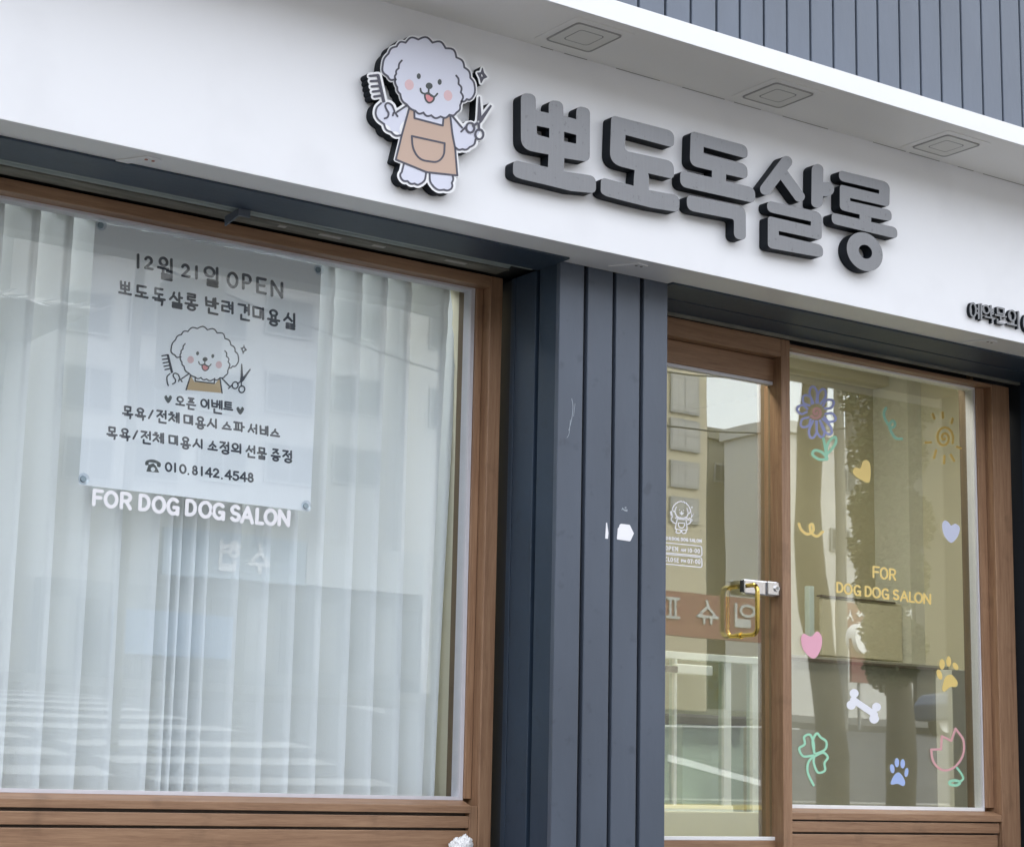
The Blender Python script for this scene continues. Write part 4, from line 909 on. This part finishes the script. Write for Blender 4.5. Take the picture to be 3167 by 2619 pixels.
sticker('paw_sticker', 'blue paw print sticker low in the right window, between clover and tulip', fb, 'st_sky', fills=[smooth([(671, 1360), (690, 1318), (715, 1299), (738, 1318), (755, 1355), (745, 1379), (712, 1366), (680, 1371)], True), ell(680, 1278, 13, 27, -.15), ell(707, 1243, 13, 27), ell(741, 1249, 13, 27), ell(763, 1300, 11, 27, .15)], group='paw stickers on the right window')
tl = empty('tulip_sticker', 'outlined pink tulip sticker with a green leaf at the lower right of the right window', 'sticker')
sticker('petal_outline', None, fb, 'st_rosy', [(rpoly([(1050, 1044), (1025, 1115), (970, 1088), (965, 1165), (908, 1166), (915, 1240, 40), (975, 1295, 50), (1045, 1275, 40), (1100, 1200, 60), (1100, 1110, 30), (1050, 1044)]), 6.5)], parent=tl)
sticker('stem', None, fb, 'st_green', [(smooth([(1058, 1272), (1082, 1305), (1095, 1335), (1078, 1352)]), 6.5), (ell(1044, 1361, 30, 14) + [ell(1044, 1361, 30, 14)[0]], 8)], parent=tl)

# ------------------------------------------------------------------ door lock and pull handle
kh = .20148
fh = lambda u, v: (2200 + u * kh, 1700 + v * kh)
lk = empty('door_lock', 'satin chrome lock housing across the edge of the sliding door', 'lock')
YL = .520
def lkbox(n, m_, u0, u1, v0, v1, y0, y1, bev):
    x0, z1 = at(*fh(u0, v0), y0); x1, _ = at(*fh(u1, v0 + (u1 - u0) * .09), y0); _, z0 = at(*fh(u0, v1), y0)
    q = MB(); q.box(x0, x1, y0, y1, z0, z1); return q.build(n, m_, lk, bev, ) 
lkbox('housing', M['chrome'], 505, 1108, 440, 672, YL, .5435, .006)
lkbox('cylinder_block', M['chrome'], 868, 1104, 476, 690, YL - .009, YL - .0005, .005)
lkbox('rubber_edge', M['lockblack'], 484, 503, 462, 642, YL + .004, .543, .002)
xk, zk = at(*fh(1008, 592), YL - .012)
q = MB(); q.tube([(xk, YL - .0095, zk), (xk, YL - .015, zk)], [.0125, .0115], 24); q.build('cylinder', M['chrome'], lk)
q = MB(); q.tube([(xk, YL - .0152, zk), (xk, YL - .0162, zk)], .006, 18); q.build('keyway', M['lumring'], lk)
hn = empty('pull_handle', 'polished brass loop pull handle on the sliding door below the lock', 'door handle')
xh, zt = at(*fh(548, 548), YL); _, zb = at(*fh(540, 1322), GLY - .002)
# horizontal reach of the outer bar
yo_ = GLY - .098; yi_ = GLY + .07
def loop(y0, yb, n, ra=.0088):
    sg = 1 if yb > y0 else -1; R_ = .026; P_ = [(xh, y0, zt)]
    for k in range(7):
        a = math.pi / 2 * k / 6; P_.append((xh, yb - sg * R_ * (1 - math.sin(a)), zt - R_ * (1 - math.cos(a))))
    for k in range(7):
        a = math.pi / 2 * k / 6; P_.append((xh, yb - sg * R_ * (1 - math.cos(a)), zb + R_ * (1 - math.sin(a))))
    P_.append((xh, GLY + (-.001 if sg < 0 else .006), zb))
    q = MB(); q.tube(P_, ra, 18); return q.build(n, M['brass'], hn)
loop(YL + .004, yo_, 'outer_pull'); loop(GLY + .006, yi_, 'inner_pull')
for z_, n in ((zb, 'rose'),):
    q = MB(); q.tube([(xh, GLY - .0005, z_), (xh, GLY - .009, z_)], .013, 20); q.build(n, M['brass'], hn)

# ------------------------------------------------------------------ small things on the outside
kp = 160 / 1737.
fp = lambda p: (1840 + p[0] * kp, 1540 + p[1] * kp)
o = solid('paper_remnant', [M['vinyl'], M['vinyl']], .1848, .001, fills=[[fp(p) for p in ((875, 862), (1160, 895), (1185, 930), (1310, 1185), (1200, 1425), (1170, 1448), (750, 1385), (742, 1350), (770, 1020), (815, 965), (825, 905))]], step=.35)
tag(o, 'torn white paper patch stuck on the third board of the navy pillar', 'sticker remnant')
o = solid('paper_remnant', [M['vinyl'], M['vinyl']], .1848, .001, fills=[[fp(p) for p in ((375, 828), (408, 825), (455, 1175), (435, 1365), (345, 1355), (370, 1000))]], step=.25)
tag(o, 'thin white paper sliver on the edge of the second board of the navy pillar', 'sticker remnant')
o = solid('paper_remnant', [M['scuff'], M['scuff']], .1852, .0006, fills=[[fp(p) for p in ((890, 405), (925, 310), (985, 375), (1095, 375), (1090, 460), (1000, 435), (930, 385))], [fp(p) for p in ell(1030, 320, 34, 26)]], step=.25)
tag(o, 'small greyish glue smear on the navy pillar just above the torn white patch', 'glue smear')
k5 = .4606
f5 = lambda p: (1400 + p[0] * k5, 700 + p[1] * k5)
o = solid('paint_scuff', [M['scuff'], M['scuff']], .1854, .0004, strokes=[([f5(p) for p in smooth([(800, 1158), (808, 1210), (800, 1290), (780, 1370)])], .9), ([f5(p) for p in [(822, 1190), (812, 1275)]], .6), ([f5(p) for p in smooth([(790, 1300), (782, 1390), (768, 1418)])], .7)], step=.3)
tag(o, 'pale vertical scrape on the first front board of the navy pillar', 'scrape')
# crumpled white wad
xw, zw = at(1424, 2606, .47)
bm = bmesh.new(); bmesh.ops.create_icosphere(bm, subdivisions=6, radius=1)
from mathutils import noise as mn
for v in bm.verts:
    p = v.co.copy(); r_ = 1 + .30 * mn.noise(p * 2.1 + Vector((3, 1, 7))) + .24 * abs(mn.noise(p * 4.3 + Vector((9, 2, 0)))) - .26 * abs(mn.noise(Vector((p.x * 8, p.y * 8, p.z * 3)))) + .07 * mn.noise(p * 17) 
    v.co = Vector((p.x * .046 * r_, p.y * .024 * r_, p.z * .048 * r_))
me = bpy.data.meshes.new('white_wad'); bm.to_mesh(me); bm.free(); me.materials.append(M['crumple'])
for p_ in me.polygons: p_.use_smooth = True
o = bpy.data.objects.new('white_wad', me); o.location = (xw + .004, .470, zw - .028); link(o)
tag(o, 'crumpled white plastic wad at the bottom corner of the left window, against the wood panel', 'plastic wad')
# white board edge at the bottom right corner of the frame
x_, z_ = at(3165, 2604, .20); x2_, z2_ = at(3138, 2622, .20)
q = MB(); q.prism([(x2_, z2_), (x_, z_), (x_ + .5, z_ + .03), (x_ + .55, z_ - .5), (x2_ + .02, z_ - .5)], 1, .12, .165)
o = q.build('white_board', M['band'], None, .012, 3); tag(o, 'white rounded board edge cut off by the bottom right corner of the photo', 'board')

# ------------------------------------------------------------------ pleated blind behind the left window
bl = empty('window_blind', 'white pleated fabric blind closed behind the left window', 'blind')
edg = [-560, -450, -340, -225, -110, 4, 117, 226, 333, 447, 494, 520, 565, 610, 709, 802, 887, 974, 1064, 1146, 1228, 1306, 1343]
YB, YF = .785, .672
XE = [at(u, 2440, YF)[0] for u in edg]
for i in range(len(XE) - 1):
    xa, xb_ = XE[i], XE[i + 1]; last = i >= len(XE) - 3
    nx, nz = 14, 46; vs = []; fs = []
    ph = random.uniform(0, 6)
    for j in range(nz + 1):
        z = -.10 + (1.80 + .10) * j / nz
        for k in range(nx + 1):
            s = k / nx; x = xa - .012 + (xb_ - xa + .012) * s
            sq_ = min(1.0, s / .86); y = YB - (YB - YF) * (sq_ ** 1.4) + .003 * math.sin(ph + z * 3.1)
            if z > 1.3:
                t_ = (z - 1.3) / .45; y += .007 * t_ * math.sin(z * 95 + 3 * math.sin(ph + x * 8)) * (.5 + .5 * math.sin(ph + x * 21))
            if last: x += .055 * ((z + .1) / 1.85) ** 1.6 * (s if i == len(XE) - 3 else 1)
            x += .004 * math.sin(z * 2.2 + ph) * s
            vs.append((x, y, z))
    for j in range(nz):
        for k in range(nx):
            a = j * (nx + 1) + k; fs.append((a, a + 1, a + nx + 2, a + nx + 1))
    q = MB(); q.add(vs, fs, 0, True); q.build('pleat', M['blind'], bl)
q = MB(); q.box(XE[0], at(1420, 900, .70)[0], .68, .76, 1.80, 1.83); q.build('headrail', M['pvc'], bl)

# ------------------------------------------------------------------ inside, behind the door
YS = 1.25
def pbx(n, m_, u0, v0, u1, v1, y0, y1, par, bev=.002):
    x0, z1 = at(u0, (v0 + v1) / 2, y0)[0], at((u0 + u1) / 2, v0, y0)[1]; x1, z0 = at(u1, (v0 + v1) / 2, y0)[0], at((u0 + u1) / 2, v1, y0)[1]
    q = MB(); q.box(min(x0, x1), max(x0, x1), y0, y1, min(z0, z1), max(z0, z1)); return q.build(n, m_, par, bev)
gp = empty('glass_partition', 'white framed low glass partition standing inside the door', 'partition')
fr = pbx('frame_post', M['pvc'], 2328, 2030, 2346, 2590, YS, YS + .04, gp)
pbx('frame_post', M['pvc'], 2239, 2043, 2262, 2508, YS + .004, YS + .04, gp)
pbx('frame_post', M['pvc'], 2085, 2030, 2094, 2508, YS + .004, YS + .04, gp)
pbx('top_rail', M['pvc'], 1950, 2018, 2346, 2040, YS - .004, YS + .044, gp)
pbx('bottom_rail', M['pvc'], 1950, 2488, 2268, 2508, YS - .002, YS + .042, gp)
pbx('partition_glass', M['clear'], 1950, 2035, 2330, 2500, YS + .018, YS + .022, gp, 0)
pbx('door_closer', M['pvc'], 2096, 2055, 2205, 2085, YS - .03, YS - .006, gp, .004)
pbx('latch', M['lockblack'], 2060, 2058, 2098, 2078, YS - .034, YS - .007, gp, .004)
ct = empty('counter', 'pale green counter with a dark brown top behind the glass partition', 'counter')
pbx('counter_front', M['counter'], 2111, 2242, 2300, 2520, 1.75, 2.2, ct)
pbx('counter_top', M['brown'], 2085, 2210, 2310, 2241, 1.71, 2.24, ct)
pf = pbx('raised_floor', M['floor'], 1850, 2508, 2420, 2640, YS - .06, YS + .9, None, .004); tag(pf, 'low pale platform step under the glass partition inside the door', 'platform')
# ---- behind the display window
yw = 2.3
cb = pbx('wall_recess', M['wall2o'], 2390, 1180, 2818, 2120, yw, yw + .08, B, 0)
pbx('wall_face', M['wallg'], 2818, 1040, 3200, 2800, yw - .25, yw + .1, B, 0)
pbx('bulkhead', M['wall'], 2360, 1020, 2830, 1165, yw - .12, yw + .2, B, .004)
pa_ = empty('low_partition', 'olive beige low partition board with a dark top edge behind the right window', 'partition')
pbx('board', M['wall2'], 2400, 2040, 2943, 2900, 1.30, 1.34, pa_, .002)
x0, z0_ = at(2400, 2029, 1.295); x1, z1_ = at(2990, 2074, 1.295)
q = MB(); q.box(x0, x1, 1.29, 1.345, z0_ - .010, z0_ + .002); q.build('top_edge', M['brown'], pa_)
cbx = empty('grey_cabinet', 'pale grey cabinet end beside the low partition behind the right window', 'cabinet')
pbx('side_panel', M['wallg'], 2952, 2072, 3016, 2900, 1.20, 1.6, cbx, .003); pbx('dark_gap', M['black'], 2943, 2072, 2951, 2900, 1.31, 1.36, cbx, 0)
wb = empty('wall_board', 'thin framed board with a dark top edge on the wall behind the yellow words', 'board')
pbx('panel', M['wall'], 2543, 1856, 2790, 2034, 2.1, 2.12, wb, .001); pbx('top_edge', M['brown'], 2541, 1850, 2770, 1855, 2.09, 2.125, wb, 0)
gp2 = pbx('slim_post', M['counter'], 2503, 1812, 2519, 2036, 1.31, 1.34, None, .002); tag(gp2, 'slim pale grey post rising above the low partition behind the right window', 'post')

# ------------------------------------------------------------------ the street the panes mirror
def slab(name, m_, x0, x1, y0, y1, dz, kind='structure', th=.1, label=None):
    q = MB(); vs = [(x, y, gz(y) + dz + t) for t in (-th, 0) for x, y in ((x0, y0), (x1, y0), (x1, y1), (x0, y1))]
    q.add(vs, [(0, 1, 2, 3), (4, 5, 6, 7), (0, 1, 5, 4), (1, 2, 6, 5), (2, 3, 7, 6), (3, 0, 4, 7)])
    o = q.build(name, m_); tag(o, label, None, None, kind); return o
slab('ground', M['earth'], -400, 400, -300, 60, -.16)
slab('road', M['asphalt'], -120, 140, -20.5, -4.6, -.12, th=.03)
slab('near_pavement', M['paving'], -120, 140, -4.6, .62, .0, th=.14)
slab('far_pavement', M['paving'], -120, 140, -24.5, -20.5, .0, th=.14)
slab('kerb', M['kerb'], -120, 140, -4.75, -4.6, .006, th=.14)
slab('tactile_strip', M['yellow'], -20, 40, -4.35, -4.05, .004, th=.003)
def quad(name, m_, pts, dz=-.114):
    P_ = [reflg(u * 1.50807, v * 1.50807, dz) for u, v in pts]
    n = len(P_); q = MB(); vs = [(x, y, gz(y) + dz - .0035) for x, y, z in P_] + [(x, y, gz(y) + dz) for x, y, z in P_]
    q.add(vs, [tuple(range(n)), tuple(range(n, 2 * n))] + [(i, (i + 1) % n, n + (i + 1) % n, n + i) for i in range(n)])
    o = q.build(name, m_); tag(o, None, None, None, 'structure'); return o
kz = .6443 / 1.50807
Zp = lambda u, v: (u * kz, (1500 / 1.50807) + v * kz)
rows = [(940, 947, 330), (957, 966, 330), (972, 981, 400), (989, 1000, 480), (1008, 1021, 560), (1032, 1048, 640), (1062, 1080, 760), (1100, 1122, 930), (1150, 1176, 1160)]
for v0, v1, u1 in rows:
    quad('crossing_stripe', M['paint'], [Zp(-700, v0 - 34), Zp(u1 - 110, v0 + 6), Zp(u1, v1 + 4), Zp(-700, v1 - 38)])
for v0, v1, ul, ur in ((1218, 1246, 260, 1500), (1296, 1328, 450, 1620), (1392, 1428, 680, 1900)):
    quad('crossing_stripe', M['paint'], [Zp(ul, v0), Zp(ur - 100, v0 + 16), Zp(ur, v1 + 14), Zp(ul + 110, v1 + 2)])
for v0, v1, ur in ((1178, 1205, 165), (1250, 1288, 340), (1342, 1388, 560)):
    quad('crossing_stripe', M['paint'], [Zp(-600, v0 - 14), Zp(ur - 110, v0 + 4), Zp(ur, v1 + 4), Zp(-600, v1 - 16)])
quad('lane_line', M['paint'], [(611, 1424), (790, 1455), (790, 1464), (611, 1432)])
quad('lane_line', M['paint'], [(1370, 1545), (1560, 1600), (1560, 1612), (1370, 1560)], )
quad('lane_line', M['paint'], [(1360, 1484), (1640, 1492), (1640, 1495), (1360, 1487)])

def mirror_rect(u0, v0, u1, v1, Y):
    a, c = refl(u0 * 1.50807, v0 * 1.50807, Y), refl(u1 * 1.50807, v1 * 1.50807, Y)
    m_ = refl((u0 + u1) / 2 * 1.50807, v0 * 1.50807, Y), refl((u0 + u1) / 2 * 1.50807, v1 * 1.50807, Y)
    return a[0], c[0], m_[1][1], m_[0][1]
YB1 = -25.0
def building(label, m_, u0, u1, top, Yf, wins, cat='building', base=None, roof=None, pane=None, depth=2):
    e = empty('street_building', label, cat, 'buildings across the street')
    x0, x1, _, z1 = mirror_rect(u0, top, u1, 1300, Yf)
    q = MB(); q.box(x0, x1, Yf - depth, Yf, gz(Yf) - .3, z1); w_ = q.build('wall', m_, e)
    q = MB(); q.box(x0 - .1, x1 + .1, Yf - depth - .1, Yf + .12, z1 + .001, z1 + .28); q.build('roof', roof or m_, e)
    for (a, b_, c, d) in wins:
        xa, xb_, za, zb_ = mirror_rect(a, b_, c, d, Yf)
        q = MB(); q.box(xa, xb_, Yf + .002, Yf + .05, za, zb_)
        wf = q.build('window', M['winframe'], e)
        q = MB(); h_ = (xb_ - xa) / 2 - .05; 
        q.box(xa + .05, xa + .03 + h_, Yf + .051, Yf + .056, za + .05, zb_ - .05); q.box(xa + .07 + h_, xb_ - .05, Yf + .051, Yf + .056, za + .05, zb_ - .05)
        q.build('pane', pane or M['darkglass'], wf)
    return e
W_ = []
for r0, r1 in ((452, 520), (606, 690), (760, 848), (905, 990)):
    for c in (130, 268, 406, 544, 682):
        W_.append((c, r0 + (c - 400) * .04, c + 98, r1 + (c - 400) * .02))
b1 = building('beige tiled office block with rows of wide dark windows, seen mirrored in the left window', M['tile'], 40, 850, 330, YB1, W_)
b2 = building('pale grey taller block beside the tiled office, seen mirrored in the left window', M['pale'], 850, 1180, 250, YB1 + .3, [(880, 640, 935, 720), (880, 800, 935, 880)])
b3 = building('cream building with a grid of tall windows, mirrored at the left of the door glass', M['cream'], 1290, 1449, 640, -19.5 - 4.5, [(1372, 765, 1432, 850), (1372, 862, 1432, 925), (1372, 945, 1432, 1000), (1372, 1020, 1432, 1075)], pane=M['tile'])
b4 = building('olive grey flat roofed block with a roof railing, mirrored in the door glass', M['greyb'], 1452, 1640, 914, -31, [(1463, 950, 1490, 990), (1520, 930, 1545, 960), (1500, 1060, 1530, 1100)])
b5 = building('white low house with a grey shutter, mirrored in the right window', M['pale'], 1600, 1872, 905, -28, [(1716, 960, 1752, 1012), (1700, 1085, 1740, 1130)])
b6 = building('dark tall house filling the gap behind the trees, mirrored at the right', M['dark'], 1868, 2500, 640, -29, [])
def far_block(label, x0, x1, Yf, h, m_):
    e = empty('street_building', label, 'building', 'buildings across the street'); z0 = gz(Yf)
    q = MB(); q.box(x0, x1, Yf - 8, Yf, z0 - .3, z0 + h); w_ = q.build('wall', m_, e)
    q = MB(); q.box(x0 - .1, x1 + .1, Yf - 8.1, Yf + .15, z0 + h + .001, z0 + h + .3); q.build('roof', m_, e)
    for r in range(int(h / 3)):
        for c in range(int((x1 - x0) / 3)):
            q = MB(); q.box(x0 + .8 + c * 3, x0 + 2.4 + c * 3, Yf + .002, Yf + .05, z0 + .9 + r * 3, z0 + 2.4 + r * 3); q.build('window', M['darkglass'], e)
far_block('low grey block far up the left side of the street', -48, -30, -25, 6, M['greyb'])
far_block('grey block left of the photographer across the street', -29, -12, -25, 7, M['greyb'])
far_block('low grey block straight across the street from the window', -11, 9.5, -25, 6.5, M['greyb'])
far_block('grey block far along the right side of the street', 62, 85, -27, 8, M['greyb'])
far_block('low grey block at the far right end of the street', 86, 110, -27, 7, M['greyb'])
# shop fronts
for (u0, v0, u1, v1) in ((70, 1195, 330, 1392), (338, 1195, 615, 1388), (622, 1212, 845, 1396)):
    x0, x1, z0, z1 = mirror_rect(u0, v0, u1, v1, YB1)
    q = MB(); q.box(x0, x1, YB1 + .001, YB1 + .3, gz(YB1) - .2, z1); f_ = q.build('shop_front', M['shopfront'], b1)
    for k in range(4):
        q = MB(); q.box(x0 + (x1 - x0) * (k + .12) / 4, x0 + (x1 - x0) * (k + .88) / 4, YB1 + .301, YB1 + .32, z0 + .1, z1 - .3); q.build('shop_window', M['darkglass'] if k % 2 else M['winframe'], f_)
def signboard(label, cols, rect, Y, text, tm, par_label=None, th=.12, r=.062):
    e = empty('shop_sign', label, 'sign', 'shop signs across the street')
    x0, x1, z0, z1 = mirror_rect(*rect, Y)
    q = MB(); q.box(x0, x1, Y - .0, Y + th, z0, z1); q.build('board', M[cols], e)
    st = []
    for ch, fx, w_, h_, fy in text:
        # written so that it reads properly from the street side, looking towards -Y (right hand = -X)
        cx_ = x1 - (x1 - x0) * fx; cz = z0 + (z1 - z0) * fy; w_ *= z1 - z0; h_ *= z1 - z0
        st += [([(cx_ - (p[0] - .5) * w_, -(cz + (p[1] - .5) * h_)) for p in s], r * h_) for s in glyph(ch)]
    if st: solid('lettering', [M[tm], M[tm]], Y + th + .03, -.025, strokes=st, parent=e, step=.03, mapf=lambda p: (p[0], -p[1]))
    return e
signboard('pale blue shop sign with two large white letters, mirrored low in the left window', 'signblue', (330, 1095, 620, 1190), YB1 + .6, [('수', .34, .5, .62, .5), ('협', .55, .5, .62, .5)], 'vinyl')
signboard('blue hoarding panels on a shop front, mirrored low in the left window', 'signblue2', (230, 1255, 470, 1345), YB1 + .9, [], 'vinyl')
signboard('white shop canopy sign with a blue corner, mirrored low in the left window', 'signgrey', (625, 1125, 860, 1210), YB1 + .6, [], 'signblue2')
signboard('red shop sign with large white letters and yellow small print, mirrored behind the door handle', 'signred', (1330, 1222, 1600, 1310), -21.5, [('제', .1, .62, .5, .6), ('일', .32, .62, .5, .6), ('슈', .60, .62, .5, .6), ('퍼', .88, .62, .5, .6)], 'signgrey')
signboard('small red banner sign, mirrored behind the pink heart', 'signred', (1712, 1238, 1795, 1290), -20.8, [('부', .2, .45, .5, .5), ('산', .5, .45, .5, .5), ('시', .8, .45, .5, .5)], 'vinyl')
bn_ = empty('street_banner', 'red standing banner with a white round top, mirrored in the right window', 'banner')
x0, x1, z0, z1 = mirror_rect(1745, 1310, 1792, 1400, -18.5)
q = MB(); q.box(x0, x1, -18.56, -18.5, z0, z1); q.build('cloth', M['signred'], bn_)
q = MB(); q.tube([((x0 + x1) / 2, -18.65, z1), ((x0 + x1) / 2, -18.4, z1)], (x1 - x0) / 2, 24); q.build('round_top', M['vinyl'], bn_)
q = MB(); q.tube([((x0 + x1) / 2, -18.6, gz(-18.5)), ((x0 + x1) / 2, -18.6, z1)], .03, 8); q.build('pole', M['lumring'], bn_)
# awning with a pale torn valance
aw = empty('awning', 'torn pale awning over a shop front, mirrored at the left edge', 'awning')
x0, x1, z0, z1 = mirror_rect(-60, 615, 200, 648, -22)
q = MB(); n = 26
for k in range(n):
    xa = x0 + (x1 - x0) * k / n; xb_ = x0 + (x1 - x0) * (k + 1) / n; dr = random.uniform(0, .25)
    q.add([(xa, -22, z1), (xb_, -22, z1), (xb_, -21.3 + .02 * (k % 2), z0 + dr), (xa, -21.3, z0 + dr)], [(0, 1, 2, 3)])
q.build('valance', M['vinyl'], aw); q = MB(); q.box(x0, x1, -25, -22.01, z1, z1 + .06); q.build('cover', M['pale'], aw)
# trees
def trunk_tree(label, u0, u1, Y, top, lean, crown):
    e = empty('street_tree', label, 'tree', 'trees along the pavement')
    a = refl(u0 * 1.50807, 1700 * 1.50807, Y)[0]; c = refl(u1 * 1.50807, 1700 * 1.50807, Y)[0]; r_ = abs(c - a) / 2; xm = (a + c) / 2
    pts = []; rad = []; z = gz(Y) - .1; k = 0
    while z < top:
        pts.append((xm + lean * (z) * .05 + .04 * math.sin(z * 2.3 + u0), Y + .04 * math.cos(z * 1.7), z)); rad.append(r_ * (1.05 - .06 * k * .25) * (1 + .10 * math.sin(z * 5.1 + u0) + .06 * math.sin(z * 11)) if k else r_ * 1.12)
        z += .25; k += 1
    q = MB(); q.tube(pts, [max(.03, x) for x in rad], 14); q.build('trunk', M['bark'], e)
    q = MB(); tip = pts[-1]
    for k in range(7):
        an = k * .9; p0 = Vector(pts[-2 - k % 5]); p1 = p0 + Vector((math.cos(an) * 1.1, math.sin(an) * .8, 1.2)); p2 = p1 + Vector((math.cos(an + .4) * .9, math.sin(an) * .6, .9))
        q.tube([p0, p1, p2], [.06, .035, .012], 7)
    q.build('limb', M['bark'], e)
    if crown:
        q = MB(); rnd = random.Random(int(u0))
        for cx_, cz, rr in crown:
            for _ in range(int(8000 * rr)):
                p = Vector((rnd.gauss(0, 1), rnd.gauss(0, 1), rnd.gauss(0, 1))).normalized() * rr * rnd.random() ** .5
                p += Vector((xm + cx_, Y, cz)); s = rnd.uniform(.016, .036); t1 = Vector((rnd.gauss(0, 1), rnd.gauss(0, 1), rnd.gauss(0, 1))).normalized(); t2 = t1.orthogonal().normalized()
                q.add([p + t1 * s, p + t2 * s * .5, p - t1 * s, p - t2 * s * .5], [(0, 1, 2, 3)])
        q.build('crown', M['leaf'], e)
    return e
trunk_tree('bare street tree with a broad plain trunk, mirrored at the left of the right window', 1672, 1718, -3.6, 5.2, -.75, [])
trunk_tree('leafy street tree with an ivy covered trunk, mirrored in the middle of the right window', 1822, 1862, -3.9, 5.4, -.4, [(-.08, 1.2, .2), (-.1, 1.5, .24), (-.14, 1.8, .24), (-.1, 2.1, .26), (-.05, .95, .2), (.06, 1.1, .2), (-.16, 2.0, .2), (-.05, 2.5, .3), (.05, 1.6, .24), (.08, 2.0, .26), (0, 3.0, .4)])
# utility pole with transformer and wires
def pole(label, u, Y, h, r_, tf):
    e = empty('utility_pole', label, 'utility pole', 'utility poles along the street')
    x = refl(u * 1.50807, 1000 * 1.50807, Y)[0]; z0 = gz(Y) - .1
    q = MB(); q.tube([(x, Y, z0), (x, Y, z0 + h)], [r_, r_ * .75], 14); q.build('pole', M['concrete'], e)
    for k, zz in enumerate((h - .5, h - 1.3, h - 2.0)):
        q = MB(); q.box(x - 1.0, x + 1.0, Y - .04, Y + .04, z0 + zz, z0 + zz + .09); ca = q.build('crossarm', M['lumring'], e)
        for dx in (-.9, -.45, .45, .9):
            q = MB(); q.tube([(x + dx, Y, z0 + zz + .09), (x + dx, Y, z0 + zz + .16), (x + dx, Y, z0 + zz + .17), (x + dx, Y, z0 + zz + .26)], [.03, .03, .07, .04], 10); q.build('insulator', M['vinyl'], ca)
    if tf:
        q = MB(); q.tube([(x + .45, Y + .1, z0 + h - 3.3), (x + .45, Y + .1, z0 + h - 2.4)], .28, 16); q.build('transformer', M['concrete'], e)
    return x, z0 + h
p1 = pole('concrete utility pole with crossarms and a transformer, mirrored behind the poster', 262, -9.0, 6.4, .05, True)
p2 = pole('slim utility pole with wires, mirrored near the flower sticker', 1722, -19.8, 8.6, .11, True)
for k, (za, zb_, dy) in enumerate(((-.2, -.3, 0), (-.25, -.6, .5), (-1.0, -1.2, -.4), (-1.1, -.8, .3), (-1.8, -1.9, 0), (-2.3, -3.0, .2))):
    q = MB(); pts = []
    for j in range(15):
        t_ = j / 14; x = p1[0] + (p2[0] - p1[0]) * t_; y = -9.0 + (-19.8 + 9.0) * t_ + dy; z = p1[1] + za + (p2[1] + zb_ - p1[1] - za) * t_ - .6 * 4 * t_ * (1 - t_)
        pts.append((x, y, z))
    q.tube(pts, .012, 6); o = q.build('overhead_wire', M['black']); tag(o, 'thin black overhead wire strung between the two utility poles across the road', 'wire', 'overhead wires between the poles')
# parked cars, mirrored low
def car(label, x, y, m_):
    e = empty('parked_car', label, 'car', 'cars parked across the street'); z = gz(y) - .12
    prof = [(-2.1, .32), (-2.15, .62), (-1.95, .82), (-1.25, .92), (-.65, 1.38), (.75, 1.42), (1.45, .98), (2.05, .9), (2.15, .6), (2.1, .32)]
    q = MB(); q.prism([(x + a, z + c) for a, c in prof], 1, y - .8, y + .8); bd = q.build('body', m_, e, .05, 3)
    q = MB(); q.prism([(x - 1.1, z + .93), (x - .62, z + 1.32), (x + .7, z + 1.35), (x + 1.28, z + .98)], 1, y + .801, y + .812); q.build('side_window', M['darkglass'], e)
    for dx in (-1.35, 1.35):
        for sy in (.7, -.86):
            q = MB(); q.tube([(x + dx, y + sy, z + .32), (x + dx, y + sy + .16, z + .32)], .32, 20); wh = q.build('wheel', M['black'], e)
            q = MB(); q.tube([(x + dx, y + sy + .161, z + .32), (x + dx, y + sy + .168, z + .32)], .19, 16); q.build('rim', M['chrome'], wh)
xa = refl(1520 * 1.50807, 1400 * 1.50807, -19)[0]
car('dark blue car parked across the road, mirrored behind the bone sticker', xa + 7.5, -19.3, M['carblue'])
